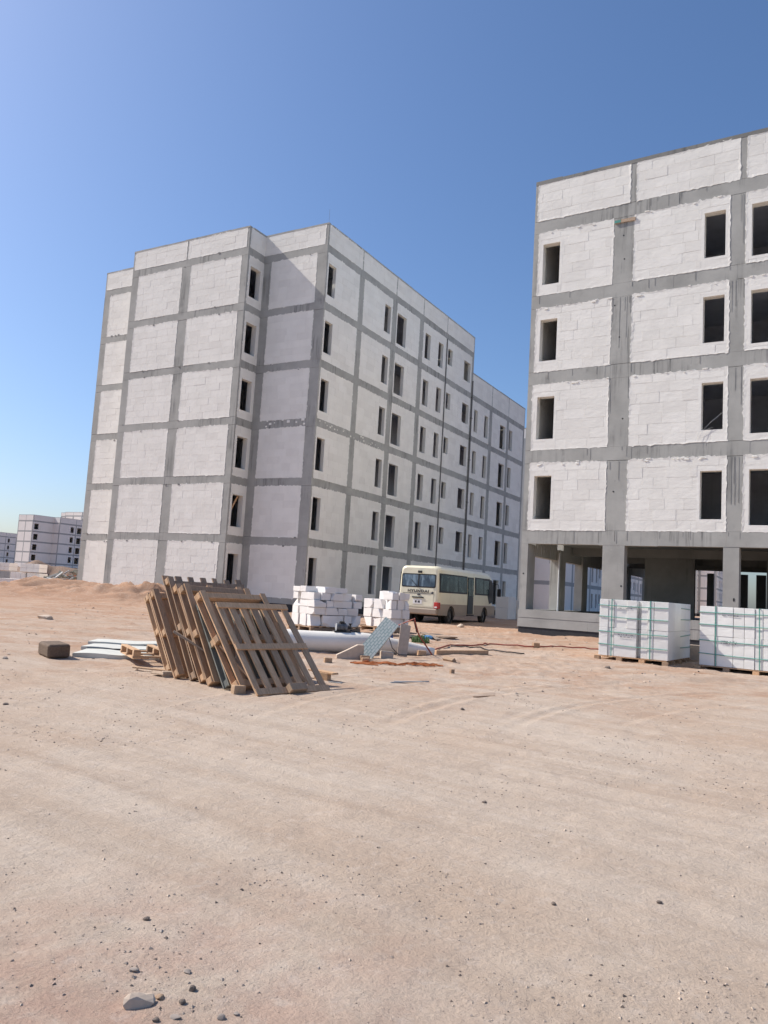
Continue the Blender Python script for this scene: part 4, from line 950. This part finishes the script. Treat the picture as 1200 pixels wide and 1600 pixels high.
# ------------------------------------------------------------------ bus
def build_bus():
    ang = -.50
    r_ = empty('minibus', (0, 0, 0), 0, label='cream and brown minibus parked between the buildings, seen from its rear right corner', cat='bus')
    # rear right bottom corner at (2.60, 35.2)
    yaw = ang; c, s_ = math.cos(yaw), math.sin(yaw)
    W, L = 2.04, 6.7; hw = W / 2
    cornr = Vector((2.66, 35.1)); ctr = cornr - Vector((c * hw, s_ * hw))
    r_.location = (ctr.x, ctr.y, .30); r_.rotation_euler = (0, 0, yaw)
    ZL = .92; ZR = 2.62; Z0 = .40
    # body shell lofted along Y; section in XZ
    def half(y):
        # rear lean, front lean
        return y
    def section(inset, zr, n=7):
        rad = .24; P = []
        P.append((hw - inset, ZL))
        P.append((hw - inset, 1.45)); P.append((hw - inset - .03, 2.2))
        for k in range(n + 1):
            a = k / n * math.pi / 2; P.append((hw - inset - .05 - rad + rad * math.cos(a), zr - rad * .8 + rad * .8 * math.sin(a)))
        return P + [(-x, z) for x, z in reversed(P)]
    ys = [(-.0, .14, ZR - .12), (.05, .06, ZR - .05), (.16, .01, ZR - .01), (.4, 0, ZR), (5.6, 0, ZR), (6.1, .01, ZR - .06), (6.35, .04, ZR - .18), (6.55, .10, ZR - .42), (6.7, .22, ZR - .8)]
    mb = MB(); S = []
    for y, ins, zr in ys:
        sec = section(ins, zr); S.append(len(mb.v)); mb.v += [(x, y + (0 if y > 1 else (z - 1.5) * .03), z) for x, z in sec]
    ns = len(section(0, ZR))
    for i in range(len(S) - 1):
        for k in range(ns - 1): mb.f.append((S[i] + k, S[i] + k + 1, S[i + 1] + k + 1, S[i + 1] + k))
    mb.f.append(tuple(S[0] + k for k in range(ns))[::-1]); mb.f.append(tuple(S[-1] + k for k in range(ns)))
    ob = mb.build('body', M['cream'], r_, fix=True)
    for p in ob.data.polygons: p.use_smooth = len(p.vertices) == 4
    # skirt with wheel arches
    wy = (1.50, 5.28)
    def skirt_poly():
        P = [(.06, ZL - .003), (.06, Z0 + .02)]
        for w_ in wy:
            P.append((w_ - .47, Z0))
            for k in range(9):
                a = math.pi - k / 8 * math.pi; P.append((w_ + .44 * math.cos(a), .40 + .46 * math.sin(a)))
            P.append((w_ + .47, Z0))
        P += [(6.6, Z0 + .02), (6.68, ZL - .003)]
        return P
    for sx in (-1, 1):
        mb = MB(); P = skirt_poly(); n = len(P)
        X1 = sx * (hw + .002); X2 = sx * (hw - .10)
        # triangulate by columns: build as vertical quads
        mb.v += [(X1, y, z) for y, z in P] + [(X2, y, z) for y, z in P]
        mb.f.append(tuple(range(n)))
        for i in range(n): j = (i + 1) % n; mb.f.append((i, j, j + n, i + n))
        mb.build('side_skirt', M['beige'], r_, fix=True)
    mb = MB(); mb.cbox((-hw + .02, -.10, Z0 + .02), (hw - .02, .14, .70), .05); mb.build('rear_bumper', M['beige'], r_)
    mb = MB(); mb.cbox((-hw + .03, -.02, .70), (hw - .03, .08, ZL + .04), .03); mb.build('tail_panel', M['cream'], r_)
    mb = MB(); mb.cbox((-hw + .03, 6.6, Z0), (hw - .03, 6.86, .9), .06); mb.build('front_bumper', M['beige'], r_)
    mb = MB(); mb.box((-hw + .12, .2, .44), (hw - .12, 6.5, .80)); mb.build('chassis', M['chassis'], r_)
    mb = MB(); mb.box((-hw + .1, .25, .86), (hw - .1, 6.4, .90)); mb.build('floor', M['chassis'], r_)
    # glazing
    def side_glass(y0, y1, z0=1.47, z1=2.26, name='side_window', sx=1, mt=None):
        mb = MB(); x = hw
        o0 = .007
        f = lambda z: hw + o0 - max(0, (z - 1.45)) * .04
        mb.add([(sx * f(z0), y0, z0), (sx * f(z0), y1, z0), (sx * (f(z1)), y1, z1), (sx * (f(z1)), y0, z1), (sx * (f(z0) - .03), y0, z0), (sx * (f(z0) - .03), y1, z0), (sx * (f(z1) - .03), y1, z1), (sx * (f(z1) - .03), y0, z1)],
               [(0, 1, 2, 3), (7, 6, 5, 4), (0, 4, 5, 1), (1, 5, 6, 2), (2, 6, 7, 3), (3, 7, 4, 0)])
        return mb.build(name, mt or M['glass'], r_, fix=True)
    gl = M['glass_o']
    for sx in (1, -1):
        side_glass(.12, 3.36, 1.44, 2.30, 'window_band', sx, M['black'])
        for k in range(3):
            y0 = .20 + k * 1.04; o = side_glass(y0, y0 + .98, 1.50, 2.24, 'side_window', sx, gl); o.location.x = sx * .006
        side_glass(4.30, 5.9, 1.44, 2.30, 'window_band', sx, M['black'])
        o = side_glass(4.38, 5.0, 1.50, 2.24, 'side_window', sx, gl); o.location.x = sx * .006
        o = side_glass(5.06, 5.82, 1.50, 2.20, 'cab_window', sx, gl); o.location.x = sx * .006
        # quarter light and dark pillar foot
        mb = MB(); mb.add([(sx * (hw + .01), 5.86, 1.02), (sx * (hw - .01), 6.48, 1.12), (sx * (hw - .02), 6.50, 1.9), (sx * (hw - .02), 6.25, 2.2), (sx * (hw - .0), 5.92, 2.28), (sx * (hw - .0), 5.60, 1.45)], [(0, 1, 2, 3, 4, 5)]); mb.build('pillar_trim', M['black'], r_, fix=True)
    mb = MB()
    o = side_glass(3.42, 4.14, .50, 2.27, 'door', 1, M['door']); o.location.x = .022
    for y0, y1 in ((3.45, 3.76), (3.80, 4.11)):
        g_ = side_glass(y0, y1, 1.35, 2.2, 'door_glass', 1, gl); g_.parent = o; g_.location.x = .006
    mb = MB(); mb.box((hw + .01 - .03, 4.15, .5), (hw + .012, 4.24, 2.3)); mb.build('door_pillar', M['cream'], r_)
    mb = MB(); mb.box((hw, 3.38, .40), (hw + .05, 4.2, .46)); mb.build('door_step', M['chassis'], r_)
    # rear window with rounded rectangle
    def rrect(x0, x1, z0, z1, rad, y, n=4):
        P = []
        for cx_, cz_, a0 in ((x1 - rad, z1 - rad, 0), (x0 + rad, z1 - rad, 90), (x0 + rad, z0 + rad, 180), (x1 - rad, z0 + rad, 270)):
            for k in range(n + 1): a = R(a0 + 90 * k / n); P.append((cx_ + rad * math.cos(a), cz_ + rad * math.sin(a)))
        return P
    def plate(P, y0, y1, name, mt, parent=r_):
        mb = MB(); n = len(P)
        tl = lambda z: (z - 1.5) * .03
        mb.v += [(x, y0 + tl(z), z) for x, z in P] + [(x, y1 + tl(z), z) for x, z in P]
        mb.f.append(tuple(range(n))); mb.f += [(i, (i + 1) % n, (i + 1) % n + n, i + n) for i in range(n)]; mb.f.append(tuple(range(n, 2 * n))[::-1])
        return mb.build(name, mt, parent, fix=True)
    pl = plate(rrect(-.86, .86, 1.62, 2.24, .08, 0), -.012, .02, 'rear_window', M['black'])
    plate(rrect(-.81, .81, 1.67, 2.19, .06, 0), -.018, -.010, 'glass', M['glass_r'], pl)
    plate(rrect(-.78, .78, .78, 1.60, .05, 0), -.010, .01, 'tailgate', M['cream'])
    plate([(-.78, 1.345), (.78, 1.345), (.78, 1.36), (-.78, 1.36)], -.018, -.006, 'trim_line', M['chassis'])
    plate(rrect(-.30, .32, .84, 1.16, .03, 0), -.014, .0, 'plate_recess', M['cream'])
    plate(rrect(-.28, .30, 1.15, 1.20, .02, 0), -.05, -.004, 'plate_lamp', M['black'])
    pw = plate(rrect(-.22, .22, .88, 1.08, .01, 0), -.026, -.012, 'licence_plate', M['white'])
    plate([(-.12, .93), (-.03, .93), (-.03, 1.03), (-.12, 1.03)], -.030, -.024, 'plate_mark', M['letter'], pw)
    plate([(.02, .93), (.13, .93), (.13, 1.03), (.02, 1.03)], -.030, -.024, 'plate_mark', M['letter'], pw)
    for sx in (-1, 1):
        mb = MB(); mb.cbox((sx * .93 - .10, -.05, .70), (sx * .93 + .10, .24, .99), .02); lt = mb.build('tail_light', M['red'], r_)
        mb = MB(); mb.cbox((sx * .93 - .06, -.058, .74), (sx * .93 + .06, -.045, .80), .003); mb.build('reflector', M['white'], lt)
    mb = MB(); mb.tube([(.05, -.03, 1.66), (.0, -.06, 1.62), (-.35, -.05, 1.95)], .012, 5); mb.build('wiper', M['black'], r_)
    mb = MB(); mb.box((-.02, -.03, 1.63), (.02, .05, 2.24)); mb.build('window_bar', M['black'], r_)
    mb = MB(); mb.cbox((.0, -.16, 2.27), (.18, -.03, 2.38), .02); mb.tube([(.08, .05, 2.3), (.08, -.12, 2.36)], .015, 6); mb.build('rear_camera', M['black'], r_)
    mb = MB(); mb.cbox((-.02, -.05, 1.27), (.12, -.01, 1.33), .01); mb.build('handle', M['letter'], r_)
    for (tx, sz, x0, z0) in (('HYUNDAI', .17, -.52, 1.40),):
        cu = bpy.data.curves.new('t', 'FONT'); cu.body = tx; cu.size = sz; cu.extrude = .006; cu.offset = .006; cu.space_character = 1.18
        to = bpy.data.objects.new('t', cu); col.objects.link(to); bpy.context.view_layer.update()
        me = bpy.data.meshes.new_from_object(to.evaluated_get(bpy.context.evaluated_depsgraph_get())); bpy.data.objects.remove(to)
        o = bpy.data.objects.new('lettering', me); col.objects.link(o); me.materials.clear(); me.materials.append(M['letter']); o.parent = r_; o.location = (x0, -.030 + (z0 - 1.5) * .03, z0); o.rotation_euler = (R(90), 0, 0); o.scale = (1.25, 1, 1)
    mb = MB(); mb.tube([(.72, -.025, 1.40), (.72, -.015, 1.40)], .055, 12); mb.build('emblem', M['letter'], r_)
    # wheels
    for w_, dual in ((wy[0], True), (wy[1], False)):
        for sx in (-1, 1):
            for q_ in ((0, 1) if dual else (0,)):
                rt = MB(); xc = sx * (hw - .14 - q_ * .27); n = 26; prof = [(-.1, .26), (-.105, .33), (-.08, .375), (-.03, .385), (.03, .385), (.08, .375), (.105, .33), (.1, .26)]
                for k in range(n):
                    a = 2 * math.pi * k / n
                    for px_, pr in prof: rt.v.append((xc + px_, w_ + pr * math.cos(a), .385 + pr * math.sin(a)))
                m_ = len(prof)
                for k in range(n):
                    for i in range(m_ - 1): rt.f.append((k * m_ + i, k * m_ + i + 1, ((k + 1) % n) * m_ + i + 1, ((k + 1) % n) * m_ + i))
                wo_ = rt.build('wheel', M['rubber'], r_, smooth=True, fix=True)
                mb = MB(); mb.tube([(xc - .07, w_, .385), (xc + sx * .05, w_, .385)], .262, 20); mb.tube([(xc, w_, .385), (xc + sx * .095, w_, .385)], .09, 10); mb.build('rim', M['rim'], wo_)
    mb = MB(); mb.box((-hw + .2, 1.45, .3), (hw - .2, 1.55, .45)); mb.tube([(0, 1.5, .38), (0, 4.5, .5)], .06, 8); mb.build('axle', M['chassis'], r_)
    # mirrors
    for sx in (-1, 1):
        mb = MB(); mb.tube([(sx * (hw - .02), 6.35, 2.1), (sx * (hw + .22), 6.55, 2.05), (sx * (hw + .28), 6.55, 1.75)], .016, 6); a_ = mb.build('mirror', M['black'], r_)
        mb = MB(); mb.cbox((sx * (hw + .28) - .10, 6.50, 1.42), (sx * (hw + .28) + .10, 6.58, 1.82), .03); mb.build('mirror_head', M['black'], a_)
    for k in range(4):
        for sx in (-.55, .55):
            mb = MB(); mb.cbox((sx - .38, 1.0 + k * .95, 1.3), (sx + .38, 1.12 + k * .95, 1.95), .04); mb.cbox((sx - .38, 1.12 + k * .95, 1.2), (sx + .38, 1.5 + k * .95, 1.32), .03); mb.build('passenger_seat', M['tar'], r_)
    for o in [o for o in bpy.data.objects if o.parent == r_ or (o.parent and o.parent.parent == r_)]:
        if o.type != 'MESH' or o.name.startswith('passenger'): continue
        for v in o.data.vertices:
            if v.co.y > 4.25: v.co.y += .5 * min(1, (v.co.y - 4.25) / .5)
    return r_
mt, n_, b_ = nodes('tinted_glass'); b_.inputs['Base Color'].default_value = (.03, .05, .055, 1); b_.inputs['Roughness'].default_value = .15; b_.inputs['Specular IOR Level'].default_value = .3
p_ = objpos(n_); nz = noise(n_, scaled(n_, p_, (1, 2.2, 1.6)), 1.0, 3); n_.links.new(ramp(n_, nz, [(.45, (.01, .016, .02)), (.62, (.05, .075, .08))]), b_.inputs['Base Color']); M['glass_o'] = mt; M['door'] = m_plain('dark_door', (.012, .014, .02), .4, .1, bumpd=0)
mt, n_, b_ = nodes('rear_glass'); b_.inputs['Roughness'].default_value = .12; b_.inputs['Specular IOR Level'].default_value = .6
p_ = objpos(n_); nz = noise(n_, scaled(n_, p_, (3.2, 1, .9)), 1.0, 4); n_.links.new(ramp(n_, nz, [(.42, (.05, .08, .12)), (.58, (.20, .28, .36))]), b_.inputs['Base Color']); M['glass_r'] = mt
build_bus()

# ------------------------------------------------------------------ left background clutter
def simple_pack(label, x, y, z, w, d, h, rz, mt, layers=2, n=3, dz=0):
    r_ = empty('block_stack', (x, y, z), rz, label=label, cat='block stack')
    for j in range(layers):
        for i in range(n):
            mb = MB(); mb.cbox((i * w / n + .006, 0, j * h / layers), ((i + 1) * w / n - .006, d, (j + 1) * h / layers - .012), .01); mb.build('block', mt, r_)
    return r_
gz = lambda x, y: hz(x, y)
BY = 58
for (px0, px1, zt, h, y, lab, mt) in ((-29.4, -28.3, 2.15, .60, 60, 'upper grey block stack cut by the left edge beyond the dirt bank', M['farw']),
                              (-29.4, -28.2, 1.50, 1.15, 60, 'lower shaded block stack cut by the left edge beyond the dirt bank', M['farc']),
                              (-26.4, -24.9, 2.15, .62, 57.5, 'white block stack raised highest in the row beyond the dirt bank', M['farw']),
                              (-27.2, -26.0, 1.48, 1.1, 57.8, 'left lower block stack below the raised white one', M['farw']),
                              (-25.9, -24.9, 1.48, 1.1, 57.6, 'right lower block stack directly below the raised white one', M['farw']),
                              (-26.9, -25.4, 1.0, .7, 55.6, 'low long block stack in front of the row beyond the dirt bank', M['farw']),
                              (-24.9, -23.6, .95, .7, 56.0, 'small low block stack at the right end of the row beyond the dirt bank', M['farw'])):
    simple_pack(lab, px0, y, zt - h, px1 - px0, 1.1, h, -.12, mt)
r = empty('barrier_fence', (-26.3, 66, gz(-26, 66) + .4), -.1, label='low reddish slatted barrier in front of the dirt mounds', cat='barrier')
for k in range(16):
    mb = MB(); mb.box((k * .22, 0, 0), (k * .22 + .12, .04, .75)); mb.build('slat', M['rust'] if k % 3 else M['orange'], r)
for zz in (.08, .6):
    mb = MB(); mb.box((0, .045, zz), (3.5, .08, zz + .08)); mb.build('rail', M['rust'], r)
rr = random.Random(77)
r = empty('debris_heap', (-20.9, 52, gz(-20.9, 52)), 0, label='grey green heap of tangled formwork beside the left corner of the big building', cat='debris heap')
for k in range(90):
    mb = MB(); t = rr.random(); x = -1.9 + 3.4 * t + rr.uniform(-.3, .3); z = rr.random() * (.45 + 1.25 * t); y = rr.uniform(-.7, .7); L = rr.uniform(.2, .6)
    mb.cbox((-L / 2, -.06, -.03), (L / 2, rr.uniform(.04, .14), .05), .01); o = mb.build('board', rr.choice([M['wood_t'], M['tar'], M['brick'], M['wood_t'], M['conc_dark']]), r); o.location = (x, y, z + .1); o.rotation_euler = (rr.uniform(-1, 1), rr.uniform(-.9, .9), rr.uniform(0, 3))

# ------------------------------------------------------------------ stones
rock('rock', 'large pale angular rock lying at the bottom left of the foreground', -.81, 3.13, .052, M['stone_p'], (1.35, .9, .75), 41)
for (x, y, s, mt, lab, sq, sd_) in ((-.905, 3.36, .020, M['stone'], 'flat grey stone just above the large pale rock', (1.1, .9, .5), 1), (-.64, 3.24, .017, M['stone_d'], 'dark stone right of the large pale rock', (1, 1, .8), 2),
        (-.655, 3.15, .015, M['stone_d'], 'second dark stone below and right of the large rock', (1, 1, .8), 3), (-.49, 3.07, .017, M['stone'], 'grey stone at the bottom edge right of the rocks', (1, 1, .7), 4),
        (-.69, 3.38, .018, M['stone'], 'small grey stone above right of the rock group', (1, 1, .6), 6), (-.745, 3.17, .020, M['wood_d'], 'brown clod beside the large pale rock', (1.3, 1, .5), 7),
        (-.655, 3.05, .018, M['stone'], 'pale flat stone at the bottom edge below the rock group', (1.4, 1, .4), 8), (-.72, 3.02, .016, M['stone_d'], 'small dark stone at the bottom edge left of the flat stone', (1, 1, .6), 9),
        (-.44, 3.10, .013, M['stone'], 'little grey stone touching the bottom right of the rock group', (1, 1, .6), 10), (-1.0, 3.85, .020, M['stone_d'], 'dark stone half sunk in the dirt above the rock group', (1, 1, .6), 11),
        (1.63, 4.45, .017, M['stone_d'], 'dark bluish stone alone in the right foreground', (1.1, .9, .7), 12), (1.03, 4.35, .016, M['stone_d'], 'dark stone alone in the centre right foreground', (1.2, .9, .7), 13),
        (-6.0, 12.9, .05, M['stone'], 'grey stone at the left edge below the timber block', (1, 1, .7), 14), (-4.2, 9.15, .03, M['stone_d'], 'dark stone at the far left edge of the open dirt', (1.3, 1, .6), 15),
        (1.22, 10.75, .032, M['stone_d'], 'dark stone near the thin stick in the open dirt', (1, 1, .7), 16), (5.05, 17.15, .07, M['stone_d'], 'dark clod in front of the nearest strapped pack', (1.2, 1, .7), 17),
        (-9.0, 21.4, .16, M['stone_p'], 'pale stone alone on the dirt before the left building', (1.6, 1, .6), 18), (3.4, 32.2, .16, M['stone_p'], 'pale stone on the dirt in the bus shadow edge', (1.2, 1, .7), 19),
        (.92, 6.3, .02, M['stone_d'], 'small dark stone in the middle of the open dirt', (1, 1, .7), 20)):
    rock('rock', lab, x, y, s, mt, sq, sd_, cuts=2)
# loose gravel: nobody could count it
def gravel(name, n, mt, seed, smin, smax, yr=(2.5, 12.0), xc=None):
    g = np.random.default_rng(seed); V = []; Fs = []
    base = np.array([(1, 0, 0), (-.5, .87, 0), (-.5, -.87, 0), (.3, .2, .8), (-.1, 0, -.6)])
    FF = [(0, 1, 3), (1, 2, 3), (2, 0, 3), (1, 0, 4), (2, 1, 4), (0, 2, 4)]
    y = yr[0] + (yr[1] - yr[0]) * g.random(n) ** 1.6; x = (g.random(n) - .5) * 1.2 * y * 1.0
    if xc: x = xc[0] + xc[1] * g.normal(size=n) * .6
    cl = fbm(x * .9, y * .9, 3, 61); keep = g.random(n) < np.clip(.35 + cl * 1.6, .05, 1)
    x, y = x[keep], y[keep]; z = HG(x, y); s = (smin + (smax - smin) * g.random(len(x)) ** 4) * (.8 + .07 * y)
    for i in range(len(x)):
        a = g.random() * 6.28; c_, s_ = math.cos(a), math.sin(a); B_ = base * (1 + .5 * (g.random((5, 3)) - .5)) * s[i]
        k = len(V); V += [(x[i] + p[0] * c_ - p[1] * s_, y[i] + p[0] * s_ + p[1] * c_, z[i] + p[2] * .8 + s[i] * .15) for p in B_]; Fs += [tuple(q_ + k for q_ in f) for f in FF]
    me = bpy.data.meshes.new(name); me.from_pydata(V, [], Fs); me.materials.append(mt); o = bpy.data.objects.new(name, me); col.objects.link(o)
    return tag(o, 'scattered small loose stones over the driven dirt', 'gravel', kind='stuff')
gravel('gravel', 9000, M['stone'], 1, .002, .010); gravel('gravel', 5200, M['stone_d'], 2, .002, .010); gravel('gravel', 11000, M['stone_p'], 3, .002, .011)
gravel('gravel', 420, M['stone'], 14, .004, .014, (2.5, 4.2), (-.75, .65)); gravel('gravel', 260, M['stone_d'], 15, .004, .012, (2.5, 4.0), (-.6, .6))
gravel('gravel', 1500, M['stone_p'], 4, .005, .022, (12, 32)); gravel('gravel', 700, M['stone_d'], 6, .005, .02, (12, 32))
g_ = np.random.default_rng(9)
